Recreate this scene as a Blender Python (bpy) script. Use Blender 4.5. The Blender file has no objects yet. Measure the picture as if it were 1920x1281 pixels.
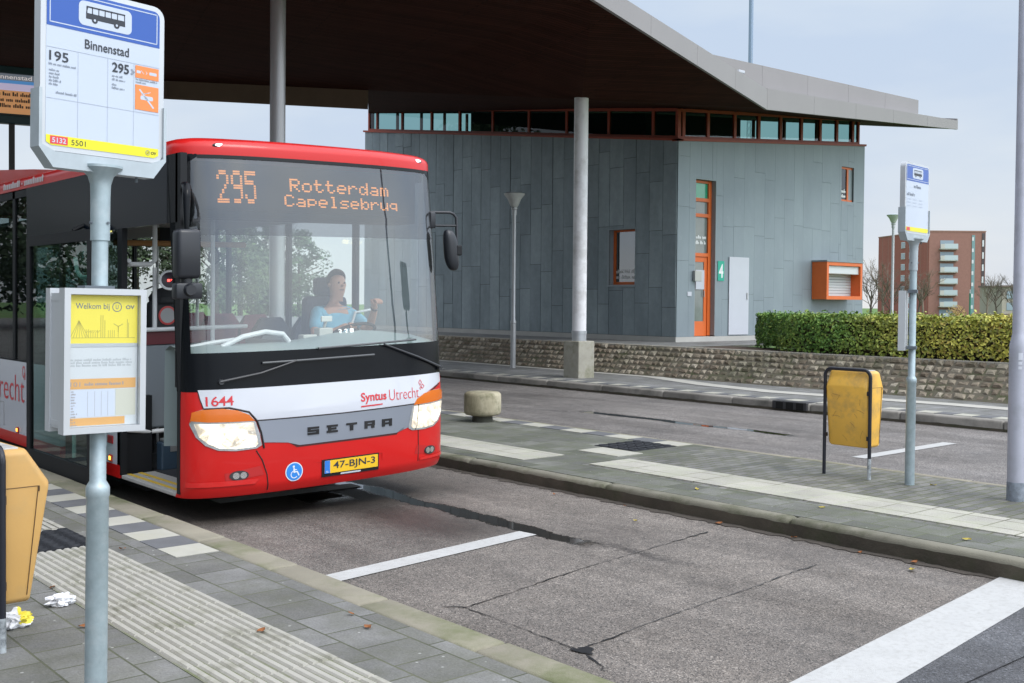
import bpy, bmesh, math, random
from mathutils import Vector, Matrix, noise as mnoise
random.seed(7)
SC = bpy.context.scene
COL = SC.collection
R = math.radians

# ---------------------------------------------------------------- camera
YAW, PITCH, ROLL = R(40.7), R(1.2), R(0.5)
_v = Vector((math.sin(YAW)*math.cos(PITCH), math.cos(YAW)*math.cos(PITCH), -math.sin(PITCH)))
_r0 = Vector((math.cos(YAW), -math.sin(YAW), 0)); _u0 = _r0.cross(_v)
_r = math.cos(ROLL)*_r0 + math.sin(ROLL)*_u0
_u = -math.sin(ROLL)*_r0 + math.cos(ROLL)*_u0
cam_data = bpy.data.cameras.new('camera')
cam = bpy.data.objects.new('camera', cam_data); COL.objects.link(cam)
m = Matrix((( _r.x, _u.x, -_v.x, 0), (_r.y, _u.y, -_v.y, 0), (_r.z, _u.z, -_v.z, 1.8), (0, 0, 0, 1)))
cam.matrix_world = m
cam_data.sensor_fit = 'HORIZONTAL'; cam_data.sensor_width = 36.0
cam_data.lens = 36.0*2050/1920
cam_data.shift_y = -0.0170
cam_data.clip_start = 0.1; cam_data.clip_end = 3000
SC.camera = cam

# ---------------------------------------------------------------- sky and sun (bright overcast)
SUN_EL, SUN_AZ = R(50), R(168)
w = bpy.data.worlds.new('World'); SC.world = w; w.use_nodes = True
nt = w.node_tree; nt.nodes.clear()
out = nt.nodes.new('ShaderNodeOutputWorld'); bg = nt.nodes.new('ShaderNodeBackground')
sky = nt.nodes.new('ShaderNodeTexSky'); sky.sky_type = 'NISHITA'; sky.sun_disc = False
sky.sun_elevation = SUN_EL; sky.sun_rotation = SUN_AZ
bg.inputs['Strength'].default_value = 0.10
tc = nt.nodes.new('ShaderNodeTexCoord'); sep = nt.nodes.new('ShaderNodeSeparateXYZ')
nt.links.new(tc.outputs['Generated'], sep.inputs[0])
ramp = nt.nodes.new('ShaderNodeValToRGB')      # cloud deck: brighter overhead than near the horizon
ramp.color_ramp.elements[0].position = 0.0; ramp.color_ramp.elements[0].color = (8.2, 8.4, 8.6, 1)
ramp.color_ramp.elements[1].position = 1.0; ramp.color_ramp.elements[1].color = (15.0, 15.6, 16.6, 1)
e = ramp.color_ramp.elements.new(0.30); e.color = (7.4, 8.3, 9.1, 1)
e = ramp.color_ramp.elements.new(0.12); e.color = (7.7, 8.3, 8.8, 1)
e = ramp.color_ramp.elements.new(0.55); e.color = (12.0, 12.7, 13.8, 1)
nt.links.new(sep.outputs['Z'], ramp.inputs[0])
mp = nt.nodes.new('ShaderNodeMapping'); mp.inputs['Scale'].default_value = (1.0, 1.0, 3.2)
nz = nt.nodes.new('ShaderNodeTexNoise'); nz.inputs['Scale'].default_value = 2.6; nz.inputs['Detail'].default_value = 5
nt.links.new(tc.outputs['Generated'], mp.inputs[0]); nt.links.new(mp.outputs[0], nz.inputs['Vector'])
cr = nt.nodes.new('ShaderNodeValToRGB')
cr.color_ramp.elements[0].position = 0.34; cr.color_ramp.elements[0].color = (0.82, 0.88, 1.0, 1)
cr.color_ramp.elements[1].position = 0.68; cr.color_ramp.elements[1].color = (1.1, 1.08, 1.06, 1)
nt.links.new(nz.outputs['Fac'], cr.inputs[0])
mul = nt.nodes.new('ShaderNodeMixRGB'); mul.blend_type = 'MULTIPLY'; mul.inputs[0].default_value = 1
nt.links.new(ramp.outputs[0], mul.inputs[1]); nt.links.new(cr.outputs[0], mul.inputs[2])
mx = nt.nodes.new('ShaderNodeMixRGB'); mx.inputs[0].default_value = 0.9
nt.links.new(sky.outputs[0], mx.inputs[1]); nt.links.new(mul.outputs[0], mx.inputs[2])
# added glow in the unseen sky, brightens walls and windscreen reflections
GLOW_EL, GLOW_AZ = R(28), R(152)
glow_dir = (math.cos(GLOW_EL)*math.sin(GLOW_AZ), math.cos(GLOW_EL)*math.cos(GLOW_AZ), math.sin(GLOW_EL))
dp = nt.nodes.new('ShaderNodeVectorMath'); dp.operation = 'DOT_PRODUCT'; dp.inputs[1].default_value = glow_dir
nt.links.new(tc.outputs['Generated'], dp.inputs[0])
gr = nt.nodes.new('ShaderNodeValToRGB'); gr.color_ramp.interpolation = 'EASE'
gr.color_ramp.elements[0].position = 0.15; gr.color_ramp.elements[0].color = (1, 1, 1, 1)
gr.color_ramp.elements[1].position = 1.0; gr.color_ramp.elements[1].color = (2.6, 2.55, 2.46, 1)
nt.links.new(dp.outputs['Value'], gr.inputs[0])
mg = nt.nodes.new('ShaderNodeMixRGB'); mg.blend_type = 'MULTIPLY'; mg.inputs[0].default_value = 1
nt.links.new(mx.outputs[0], mg.inputs[1]); nt.links.new(gr.outputs[0], mg.inputs[2])
nt.links.new(mg.outputs[0], bg.inputs[0]); nt.links.new(bg.outputs[0], out.inputs[0])
sd = bpy.data.lights.new('sun', 'SUN'); sd.energy = 1.4; sd.angle = R(22); sd.color = (1, 0.96, 0.9)
sun = bpy.data.objects.new('sun', sd); COL.objects.link(sun)
sun.rotation_euler = (R(90)-SUN_EL, 0, R(180) - SUN_AZ)
SC.view_settings.view_transform = 'Standard'; SC.view_settings.look = 'None'
SC.view_settings.exposure = 0.0; SC.view_settings.gamma = 1.0
try:
    SC.view_settings.use_curve_mapping = False
except Exception:
    pass
SC.cycles.max_bounces = 8; SC.cycles.transparent_max_bounces = 24

# ---------------------------------------------------------------- materials
MATS = {}
class NT:
    def __init__(s, name):
        s.m = bpy.data.materials.new(name); s.m.use_nodes = True
        s.t = s.m.node_tree; s.b = s.t.nodes['Principled BSDF']; s._pos = None
    def n(s, typ, **kw):
        nd = s.t.nodes.new(typ)
        for k, v in kw.items(): setattr(nd, k, v)
        return nd
    def l(s, a, b): s.t.links.new(a, b)
    def pos(s):
        if s._pos is None: s._pos = s.n('ShaderNodeTexCoord').outputs['Object']
        return s._pos
    def noise(s, scale, detail=3, rough=0.5, stretch=None, dist=0):
        nd = s.n('ShaderNodeTexNoise'); nd.inputs['Scale'].default_value = scale
        nd.inputs['Detail'].default_value = detail; nd.inputs['Roughness'].default_value = rough
        nd.inputs['Distortion'].default_value = dist
        v = s.pos()
        if stretch:
            mp = s.n('ShaderNodeMapping'); mp.inputs['Scale'].default_value = stretch; s.l(v, mp.inputs[0]); v = mp.outputs[0]
        s.l(v, nd.inputs['Vector']); return nd.outputs['Fac']
    def voro(s, scale, feature='F1', out='Distance'):
        nd = s.n('ShaderNodeTexVoronoi'); nd.inputs['Scale'].default_value = scale; nd.feature = feature
        s.l(s.pos(), nd.inputs['Vector']); return nd.outputs[out]
    def ramp(s, fac, stops):
        nd = s.n('ShaderNodeValToRGB'); el = nd.color_ramp.elements
        while len(el) < len(stops): el.new(0.5)
        for e_, (p, c) in zip(el, stops):
            e_.position = p; e_.color = c if len(c) == 4 else (*c, 1)
        s.l(fac, nd.inputs[0]); return nd.outputs[0]
    def mix(s, a, b, fac, mode='MIX'):
        nd = s.n('ShaderNodeMixRGB', blend_type=mode)
        for i, x in ((0, fac), (1, a), (2, b)):
            if hasattr(x, 'is_linked') or hasattr(x, 'links'): s.l(x, nd.inputs[i])
            elif i == 0: nd.inputs[0].default_value = x
            else: nd.inputs[i].default_value = (*x[:3], 1)
        return nd.outputs[0]
    def bump(s, h, strength=0.3, dist=0.01):
        nd = s.n('ShaderNodeBump'); nd.inputs['Strength'].default_value = strength; nd.inputs['Distance'].default_value = dist
        s.l(h, nd.inputs['Height']); s.l(nd.outputs[0], s.b.inputs['Normal'])
    def set(s, **kw):
        for k, v in kw.items():
            k = k.replace('_', ' ')
            if hasattr(v, 'links'): s.l(v, s.b.inputs[k])
            elif isinstance(v, tuple): s.b.inputs[k].default_value = (*v[:3], 1)
            else: s.b.inputs[k].default_value = v
        return s.m

def M(name, col, rough=0.6, metal=0.0, var=0.0, vs=4.0, bump=0.0, bs=60.0, coat=0.0, spec=0.5, dirt=None, ds=3.0, rvar=0.0):
    """plain material with gentle tone variation, optional grime of its own colour"""
    if name in MATS: return MATS[name]
    s = NT(name); c = col
    if var:
        f = s.noise(vs, 5, 0.6)
        c = s.ramp(f, [(0.25, tuple(x*(1-var) for x in col)), (0.75, tuple(min(1, x*(1+var)) for x in col))])
    if dirt:
        f = s.ramp(s.noise(ds, 6, 0.65), [(0.48, (0, 0, 0)), (0.7, (1, 1, 1))])
        c = s.mix(c, dirt[:3], f) if len(dirt) == 3 else s.mix(c, dirt[:3], s.mix((0, 0, 0), f, dirt[3]))
    s.set(Base_Color=c, Roughness=rough, Metallic=metal, Coat_Weight=coat, Specular_IOR_Level=spec)
    if rvar:
        s.set(Roughness=s.ramp(s.noise(vs*1.7, 4), [(0.3, (max(0, rough-rvar),)*3), (0.7, (min(1, rough+rvar),)*3)]))
    if bump: s.bump(s.noise(bs, 4, 0.6), bump, 0.01)
    MATS[name] = s.m; return s.m

def emit(name, col, strength):
    if name in MATS: return MATS[name]
    s = NT(name); s.set(Base_Color=tuple(min(.8, c) for c in col), Emission_Color=col, Emission_Strength=strength, Roughness=.4)
    MATS[name] = s.m; return s.m

def glass(name, tint, ior=1.5, rough=0.0, dust=0.0, dustcol=(.5, .5, .5)):
    """thin pane: straight-through tint mixed with a Fresnel mirror, optional dust film"""
    if name in MATS: return MATS[name]
    s = NT(name); o = s.t.nodes['Material Output']; s.t.nodes.remove(s.b)
    tr = s.n('ShaderNodeBsdfTransparent'); tr.inputs[0].default_value = (*tint, 1)
    gl = s.n('ShaderNodeBsdfGlossy'); gl.inputs['Roughness'].default_value = rough; gl.inputs[0].default_value = (.97, .98, 1, 1)
    fr = s.n('ShaderNodeFresnel'); ge = s.n('ShaderNodeNewGeometry'); mr_ = s.n('ShaderNodeMapRange')   # same mirror strength from either side
    mr_.inputs[3].default_value = ior; mr_.inputs[4].default_value = 1/ior; s.l(ge.outputs['Backfacing'], mr_.inputs[0]); s.l(mr_.outputs[0], fr.inputs[0])
    mxs = s.n('ShaderNodeMixShader'); s.l(fr.outputs[0], mxs.inputs[0]); s.l(tr.outputs[0], mxs.inputs[1]); s.l(gl.outputs[0], mxs.inputs[2])
    last = mxs.outputs[0]
    if dust:
        df = s.n('ShaderNodeBsdfDiffuse'); df.inputs[0].default_value = (*dustcol, 1)
        m2 = s.n('ShaderNodeMixShader')
        s.l(s.ramp(s.noise(2.2, 5, .6), [(0.3, (dust*.6,)*3), (0.75, (dust*1.3,)*3)]), m2.inputs[0])
        s.l(last, m2.inputs[1]); s.l(df.outputs[0], m2.inputs[2]); last = m2.outputs[0]
    s.l(last, o.inputs[0]); MATS[name] = s.m; return s.m

def mat_asphalt(name, base, warm, damp_or_shade=0.5, coarse=1.0, wet_or_shade=()):
    """speckled asphalt; wet = (x centre, y from, y to, half width, depth of colour) bands of standing water, dampness and shade painted under the bus"""
    s = NT(name)
    v = s.voro(135*coarse, out='Color'); bw = s.n('ShaderNodeRGBToBW'); s.l(v, bw.inputs[0])
    d = tuple(x*.30 for x in base); h = tuple(min(1, x*2.3) for x in base)
    c = s.ramp(bw.outputs[0], [(0.15, d), (0.42, base), (0.70, warm), (0.93, h)])
    fine = s.ramp(s.noise(420, 2, .6), [(0.3, (.72, .72, .72)), (0.7, (1.28, 1.28, 1.28))]); c = s.mix(c, fine, 1.0, 'MULTIPLY')
    big = s.ramp(s.noise(0.55, 6, 0.65), [(0.3, (.66, .65, .65)), (0.65, (1.12, 1.1, 1.08))])
    c = s.mix(c, big, 1.0, 'MULTIPLY')
    mid = s.ramp(s.noise(7, 4, .6), [(0.3, (.84, .84, .84)), (0.7, (1.12, 1.12, 1.12))])
    c = s.mix(c, mid, 1.0, 'MULTIPLY')
    trk = s.ramp(s.noise(1.3, 5, .6, stretch=(1.6, .22, 1)), [(0.34, (.70, .69, .68)), (0.6, (1.06, 1.06, 1.06))]); c = s.mix(c, trk, 1.0, 'MULTIPLY')
    oil = s.ramp(s.noise(2.6, 6, .75), [(0.60, (1, 1, 1)), (0.74, (.62, .60, .60))]); c = s.mix(c, oil, 1.0, 'MULTIPLY')
    rg = s.ramp(s.noise(0.8, 6, .7), [(0.35, (.82-.42*damp_or_shade,)*3), (0.62, (.88,)*3)])
    def mth(op, a, b=None, c_=None):
        nd = s.n('ShaderNodeMath', operation=op)
        for i, x in enumerate((a, b, c_)):
            if x is None: continue
            if hasattr(x, 'links'): s.l(x, nd.inputs[i])
            else: nd.inputs[i].default_value = x
        return nd.outputs[0]
    def mrange(v_, a, b, lo=0.0, hi=1.0):
        nd = s.n('ShaderNodeMapRange'); nd.interpolation_type = 'SMOOTHSTEP'; s.l(v_, nd.inputs[0])
        for i, x in enumerate((a, b, lo, hi)): nd.inputs[i+1].default_value = x
        return nd.outputs[0]
    bh = s.voro(135*coarse); bstr = .6
    if wet_or_shade:
        sp = s.n('ShaderNodeSeparateXYZ'); s.l(s.pos(), sp.inputs[0]); X, Y = sp.outputs[0], sp.outputs[1]
        wob = s.noise(1.1, 3, .5); rag = s.noise(16, 5, .75)
        tot = None; pud = None
        for (xc, y0, y1, hw, k, kind) in wet_or_shade:
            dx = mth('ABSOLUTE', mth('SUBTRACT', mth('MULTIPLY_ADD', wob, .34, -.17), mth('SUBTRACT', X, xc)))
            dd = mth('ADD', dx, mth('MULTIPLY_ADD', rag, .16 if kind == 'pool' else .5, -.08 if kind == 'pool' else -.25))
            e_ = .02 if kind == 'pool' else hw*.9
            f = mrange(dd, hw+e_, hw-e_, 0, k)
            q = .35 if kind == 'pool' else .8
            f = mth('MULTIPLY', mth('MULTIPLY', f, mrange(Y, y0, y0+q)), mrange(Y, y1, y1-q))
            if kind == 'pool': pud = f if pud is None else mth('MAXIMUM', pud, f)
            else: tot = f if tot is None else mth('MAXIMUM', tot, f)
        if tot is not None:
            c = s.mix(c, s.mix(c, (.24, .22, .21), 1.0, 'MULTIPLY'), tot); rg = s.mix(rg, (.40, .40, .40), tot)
        if pud is not None:
            c = s.mix(c, s.mix(c, (.16, .15, .14), 1.0, 'MULTIPLY'), pud); rg = s.mix(rg, (.035, .035, .035), pud)
            bh = mth('MULTIPLY', bh, mth('SUBTRACT', 1.0, pud))
    s.set(Base_Color=c, Roughness=rg)
    s.bump(bh, bstr, .006)
    return s.m

def mat_brick(name, c1, c2, mortar, bw, rh, msize, rot=0.0, moss=None, mossamt=.5, off=.5, bias=0.0, specks=0.0, bumpk=.5, shift=(0, 0, 0), stain=.35):
    s = NT(name)
    mp = s.n('ShaderNodeMapping'); mp.inputs['Rotation'].default_value = (0, 0, rot); mp.inputs['Location'].default_value = shift
    s.l(s.pos(), mp.inputs[0])
    br = s.n('ShaderNodeTexBrick'); s.l(mp.outputs[0], br.inputs['Vector'])
    br.offset = off
    br.inputs['Color1'].default_value = (*c1, 1); br.inputs['Color2'].default_value = (*c2, 1); br.inputs['Mortar'].default_value = (*mortar, 1)
    br.inputs['Scale'].default_value = 1; br.inputs['Mortar Size'].default_value = msize; br.inputs['Mortar Smooth'].default_value = .3
    br.inputs['Bias'].default_value = bias; br.inputs['Brick Width'].default_value = bw; br.inputs['Row Height'].default_value = rh
    c = br.outputs['Color']
    g = s.ramp(s.noise(95, 4, .7), [(0.25, (.7, .7, .7)), (0.75, (1.3, 1.3, 1.3))]); c = s.mix(c, g, 1, 'MULTIPLY')
    b = s.ramp(s.noise(1.7, 6, .65), [(0.3, (1-stain,)*3), (0.7, (1+stain*.5,)*3)]); c = s.mix(c, b, 1, 'MULTIPLY')
    if moss:
        f = s.ramp(s.noise(3.1, 6, .7), [(0.42, (0, 0, 0)), (0.66, (mossamt,)*3)])
        c = s.mix(c, moss, f)
        jm = s.n('ShaderNodeMath', operation='MULTIPLY'); s.l(br.outputs['Fac'], jm.inputs[0])
        s.l(s.ramp(s.noise(1.9, 4), [(0.42, (0, 0, 0)), (0.6, (.85,)*3)]), jm.inputs[1])
        c = s.mix(c, tuple(x*1.25 for x in moss), jm.outputs[0])
    if specks:
        sp = s.ramp(s.voro(9.0), [(0.045, (specks,)*3), (0.085, (0, 0, 0))])
        c = s.mix(c, (.5, .5, .47), sp)
    s.set(Base_Color=c, Roughness=.85)
    h = s.n('ShaderNodeMath', operation='MULTIPLY_ADD'); s.l(br.outputs['Fac'], h.inputs[0]); h.inputs[1].default_value = -1.0
    s.l(s.noise(70, 3), h.inputs[2]); s.bump(h.outputs[0], bumpk, .008)
    return s.m

# ---------------------------------------------------------------- mesh helpers
class MB:
    def __init__(s): s.v = []; s.f = []; s.mi = []
    def add(s, verts, faces, mi=0):
        o = len(s.v); s.v += [tuple(p) for p in verts]; s.f += [tuple(o+i for i in f) for f in faces]; s.mi += [mi]*len(faces); return s
    def box(s, x0, x1, y0, y1, z0, z1, bev=0.0, mi=0, mat=None):
        if bev > 0:
            b = min(bev, (x1-x0)*.49, (y1-y0)*.49, (z1-z0)*.49)
            bm = bmesh.new(); bmesh.ops.create_cube(bm, size=1)
            for v in bm.verts: v.co = Vector(((x0+x1)/2+v.co.x*(x1-x0), (y0+y1)/2+v.co.y*(y1-y0), (z0+z1)/2+v.co.z*(z1-z0)))
            bmesh.ops.bevel(bm, geom=bm.edges[:], offset=b, segments=2, profile=.5, affect='EDGES')
            s.bm(bm, mi, mat); return s
        vs = [(x, y, z) for z in (z0, z1) for y in (y0, y1) for x in (x0, x1)]
        if mat: vs = [mat @ Vector(p) for p in vs]
        return s.add(vs, [(0, 2, 3, 1), (4, 5, 7, 6), (0, 1, 5, 4), (2, 6, 7, 3), (0, 4, 6, 2), (1, 3, 7, 5)], mi)
    def bm(s, bm, mi=0, mat=None):
        bm.verts.ensure_lookup_table(); bm.verts.index_update()
        vs = [(mat @ v.co) if mat else v.co.copy() for v in bm.verts]
        s.add(vs, [[v.index for v in f.verts] for f in bm.faces], mi); bm.free(); return s
    def tube(s, pts, r, seg=10, cap=True, mi=0):
        pts = [Vector(p) for p in pts]; n = len(pts); rs = r if isinstance(r, (list, tuple)) else [r]*n
        rings = []; up = None
        for i, p in enumerate(pts):
            d = (pts[min(i+1, n-1)] - pts[max(i-1, 0)])
            d = d.normalized() if d.length > 1e-9 else Vector((0, 0, 1))
            if up is None:
                up = Vector((0, 0, 1)) if abs(d.z) < .9 else Vector((1, 0, 0))
            a = d.cross(up)
            if a.length < 1e-6: a = d.orthogonal()
            a.normalize(); b = a.cross(d).normalized(); up = b
            rings.append([p + (a*math.cos(t)+b*math.sin(t))*rs[i] for t in [2*math.pi*k/seg for k in range(seg)]])
        vs = [q for ring in rings for q in ring]
        fs = [(i*seg+k, i*seg+(k+1) % seg, (i+1)*seg+(k+1) % seg, (i+1)*seg+k) for i in range(n-1) for k in range(seg)]
        if cap: fs += [tuple(range(seg))[::-1], tuple((n-1)*seg+k for k in range(seg))]
        return s.add(vs, fs, mi)
    def lathe(s, prof, cx=0, cy=0, seg=24, mi=0, axis='z', mat=None):
        vs = []
        for (r, z) in prof:
            for k in range(seg):
                t = 2*math.pi*k/seg; p = (cx+r*math.cos(t), cy+r*math.sin(t), z)
                vs.append(mat @ Vector(p) if mat else p)
        n = len(prof)
        fs = [(i*seg+k, i*seg+(k+1) % seg, (i+1)*seg+(k+1) % seg, (i+1)*seg+k) for i in range(n-1) for k in range(seg)]
        fs += [tuple(range(seg))[::-1], tuple((n-1)*seg+k for k in range(seg))]
        return s.add(vs, fs, mi)
    def prism(s, poly, a, b, axis='y', mi=0, mat=None):
        """extrude a 2D polygon along an axis from a to b"""
        mk = {'x': lambda p, t: (t, p[0], p[1]), 'y': lambda p, t: (p[0], t, p[1]), 'z': lambda p, t: (p[0], p[1], t)}[axis]
        n = len(poly); vs = [mk(p, a) for p in poly] + [mk(p, b) for p in poly]
        if mat: vs = [mat @ Vector(p) for p in vs]
        fs = [tuple(range(n))[::-1], tuple(range(n, 2*n))] + [(i, (i+1) % n, n+(i+1) % n, n+i) for i in range(n)]
        return s.add(vs, fs, mi)
    def quad(s, a, b, c, d, mi=0): return s.add([a, b, c, d], [(0, 1, 2, 3)], mi)
    def build(s, name, mat, parent=None, smooth=False, xf=None, angle=35):
        me = bpy.data.meshes.new(name)
        vs = [xf(p) for p in s.v] if xf else s.v
        me.from_pydata([tuple(p) for p in vs], [], s.f); me.validate()
        mats = mat if isinstance(mat, (list, tuple)) else [mat]
        for mm in mats: me.materials.append(mm)
        if len(mats) > 1:
            for p, i in zip(me.polygons, s.mi): p.material_index = i
        bm = bmesh.new(); bm.from_mesh(me); bmesh.ops.recalc_face_normals(bm, faces=bm.faces)
        bm.to_mesh(me); bm.free()
        if smooth:
            for p in me.polygons: p.use_smooth = True
            try: me.set_sharp_from_angle(angle=R(angle))
            except Exception: pass
        o = bpy.data.objects.new(name, me); COL.objects.link(o)
        if parent: o.parent = parent
        return o

def thing(name, label, cat, loc=(0, 0, 0), rz=0, group=None):
    o = bpy.data.objects.new(name, None); COL.objects.link(o); o.empty_display_size = .1
    o.location = loc; o.rotation_euler = (0, 0, rz); o['label'] = label; o['category'] = cat
    if group: o['group'] = group
    return o
def tag(o, label, cat, group=None):
    o['label'] = label; o['category'] = cat
    if group: o['group'] = group
    return o
def struct(o): o['kind'] = 'structure'; return o
def kids(o): return [c for c in o.children]
def dup(root, loc, rz=None, label=None):
    def cp(o, par):
        c = o.copy(); COL.objects.link(c)
        if par: c.parent = par
        for ch in kids(o): cp(ch, c)
        return c
    r_ = cp(root, None); r_.location = loc
    if rz is not None: r_.rotation_euler = (0, 0, rz)
    if label: r_['label'] = label
    return r_

def glyphs(body, bold=0.0, shear=0.0, spacing=1.0):
    cu = bpy.data.curves.new('lettering', 'FONT'); cu.body = body; cu.size = 1; cu.offset = bold; cu.shear = shear
    cu.space_character = spacing; cu.resolution_u = 3
    ob = bpy.data.objects.new('lettering', cu); COL.objects.link(ob)
    dg = bpy.context.evaluated_depsgraph_get()
    me = bpy.data.meshes.new_from_object(ob.evaluated_get(dg))
    vs = [v.co.copy() for v in me.vertices]; fs = [tuple(p.vertices) for p in me.polygons]
    bpy.data.objects.remove(ob); bpy.data.meshes.remove(me); bpy.data.curves.remove(cu)
    x0 = min(v.x for v in vs); x1 = max(v.x for v in vs); y0 = min(v.y for v in vs); y1 = max(v.y for v in vs)
    return [((v.x-x0)/(x1-x0), (v.y-y0)/(y1-y0)) for v in vs], fs
def text_box(mb, body, x0, z0, x1, z1, y, bold=0.0, shear=0.0, spacing=1.0, axis='y', mi=0, cuts=None, fn=None):
    """write body into the box (x0,z0)-(x1,z1) of the plane at depth y"""
    vs, fs = glyphs(body, bold, shear, spacing)
    if fn: return mb.add([fn(x0+(x1-x0)*a, z0+(z1-z0)*b) for a, b in vs], fs, mi)
    return mb.add([(x0+(x1-x0)*a, y, z0+(z1-z0)*b) if axis == 'y' else (y, x0+(x1-x0)*a, z0+(z1-z0)*b) for a, b in vs], fs, mi)
def scribble(mb, x0, x1, z, h, y, rnd, fn=None, fill=.75):
    """a line of print too small to read: word-length groups of letter-sized marks"""
    x = x0
    while x < x1 - h*.4:
        n = rnd.randint(3, 8)
        for _ in range(n):
            ww = h*rnd.uniform(.35, .55)
            if x+ww > x1: break
            hh = h*rnd.choice([.62, .62, .7, 1.0]); a = (x, x+ww*fill)
            mb.add([(a[0], y, z), (a[1], y, z), (a[1], y, z+hh), (a[0], y, z+hh)], [(0, 1, 2, 3)])
            x += ww
        x += h*.45
def rrect(x0, z0, x1, z1, r, n=5):
    out_ = []
    for cx, cz, a0 in ((x1-r, z1-r, 0), (x0+r, z1-r, 90), (x0+r, z0+r, 180), (x1-r, z0+r, 270)):
        for k in range(n+1):
            t = R(a0+90*k/n); out_.append((cx+r*math.cos(t), cz+r*math.sin(t)))
    return out_
# ================================================================ SETTING
m_asph = mat_asphalt('asphalt_bay', (.158, .144, .130), (.195, .170, .148), damp_or_shade=.55, wet_or_shade=[
    (5.72, 5.55, 9.6, .10, 1.0, 'pool'), (5.84, 4.6, 6.2, .05, .8, 'damp_or_shade'), (5.15, 8.25, 9.3, .22, 1.0, 'pool'), (4.9, 7.6, 20, 1.6, 1.0, 'damp_or_shade'), (5.2, 7.2, 14, .65, .85, 'damp_or_shade'), (5.25, 6.0, 8.6, .42, .85, 'damp_or_shade'), (6.2, 5.0, 6.6, .30, .4, 'damp_or_shade')])  # bands under the bus paint its shade into the colour, besides dampness
m_asph2 = mat_asphalt('asphalt_lane', (.178, .168, .160), (.205, .188, .175), damp_or_shade=.6, coarse=.8, wet_or_shade=[(12.6, 8.6, 13.0, .11, 1.0, 'pool')])
m_asph3 = mat_asphalt('asphalt_dark', (.088, .092, .102), (.105, .106, .112), damp_or_shade=.8)
m_grass = NT('grass'); m_grass.set(Base_Color=m_grass.ramp(m_grass.noise(.5, 6, .7), [(0.3, (.055, .11, .022)), (0.7, (.10, .19, .035))]), Roughness=.95); m_grass = m_grass.m
m_kerb_l = M('kerb_stone_yellowish', (.235, .215, .165), .88, var=.16, vs=3, bump=.35, bs=120, dirt=(.12, .13, .06), ds=1.6)
m_kerb_r = M('kerb_stone_mossy', (.185, .175, .135), .9, var=.22, vs=2.5, bump=.4, bs=90, dirt=(.065, .07, .035), ds=2.2)
m_kerb_f = M('kerb_stone_grey', (.24, .225, .20), .9, var=.22, vs=1.2, bump=.3, bs=60, dirt=(.09, .085, .075), ds=1.1)
m_kface = M('kerb_face_wet_dirt', (.062, .052, .037), .8, var=.4, vs=3, bump=.5, bs=40, dirt=(.035, .04, .016), ds=2.5)
m_pav = mat_brick('paving_near', (.125, .123, .113), (.195, .193, .186), (.055, .06, .035), .30, .30, .006, rot=R(90), moss=(.085, .088, .055), mossamt=.45, specks=.5, shift=(0, .2, 0))
m_pav_b = mat_brick('paving_island', (.11, .11, .104), (.21, .203, .19), (.07, .08, .03), .21, .105, .008, rot=0, moss=(.088, .095, .045), mossamt=.42, stain=.35, specks=.35, shift=(0, .02, 0))
m_pav_m = mat_brick('paving_mossy', (.088, .090, .078), (.165, .166, .148), (.07, .085, .03), .30, .30, .006, rot=R(90), moss=(.088, .10, .055), mossamt=.6, specks=.45)
m_pav_f = mat_brick('paving_far', (.17, .17, .17), (.22, .22, .22), (.09, .09, .08), .3, .3, .008, moss=(.11, .115, .07), mossamt=.3)
m_wtile = mat_brick('white_tile', (.35, .338, .295), (.42, .402, .35), (.12, .12, .08), .30, .30, .008, rot=0, moss=(.36, .37, .27), mossamt=.5, off=.0, stain=.2)
m_wtile1 = M('white_tile_single', (.385, .375, .325), .85, var=.12, vs=3, bump=.15, bs=120, dirt=(.36, .35, .27), ds=4)
m_dtile = M('dark_tile', (.115, .118, .125), .85, var=.15, vs=6, bump=.2, bs=120)
m_line = M('road_paint', (.43, .43, .42), .65, var=.07, vs=5, bump=.3, bs=140, dirt=(.36, .355, .34), ds=28)
m_dirt = M('gutter_grime', (.06, .05, .04), .9, var=.3, vs=8, bump=.4, bs=80)

def sheet(name, x0, x1, y0, y1, z, mat, n=1):
    mb = MB()
    for i in range(n):
        a, b = y0+(y1-y0)*i/n, y0+(y1-y0)*(i+1)/n
        mb.quad((x0, a, z), (x1, a, z), (x1, b, z), (x0, b, z))
    return struct(mb.build(name, mat))

sheet('ground', -900, 900, -900, 900, -2.6, m_grass)
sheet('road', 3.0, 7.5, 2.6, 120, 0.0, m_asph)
sheet('road', 2.0, 60, -60, 2.6, -0.004, m_asph3)
sheet('road', 10.0, 15.6, 2.6, 120, 0.0, m_asph2)
# darker asphalt begins past the broad white line
mb = MB(); mb.add([(2.5, 2.6, .004), (4.66, 2.76, .004), (7.3, 3.0, .004), (7.3, 2.5, .004), (2.5, 2.5, .004)], [(0, 4, 3, 2, 1)])
struct(mb.build('road_patch', m_asph3))

def slab(name, x0, x1, y0, y1, z, mat):
    mb = MB(); mb.box(x0, x1, y0, y1, -.3, z); return struct(mb.build(name, mat))
slab('platform', -40, 3.205, -30, 90, .15, m_pav)
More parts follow.
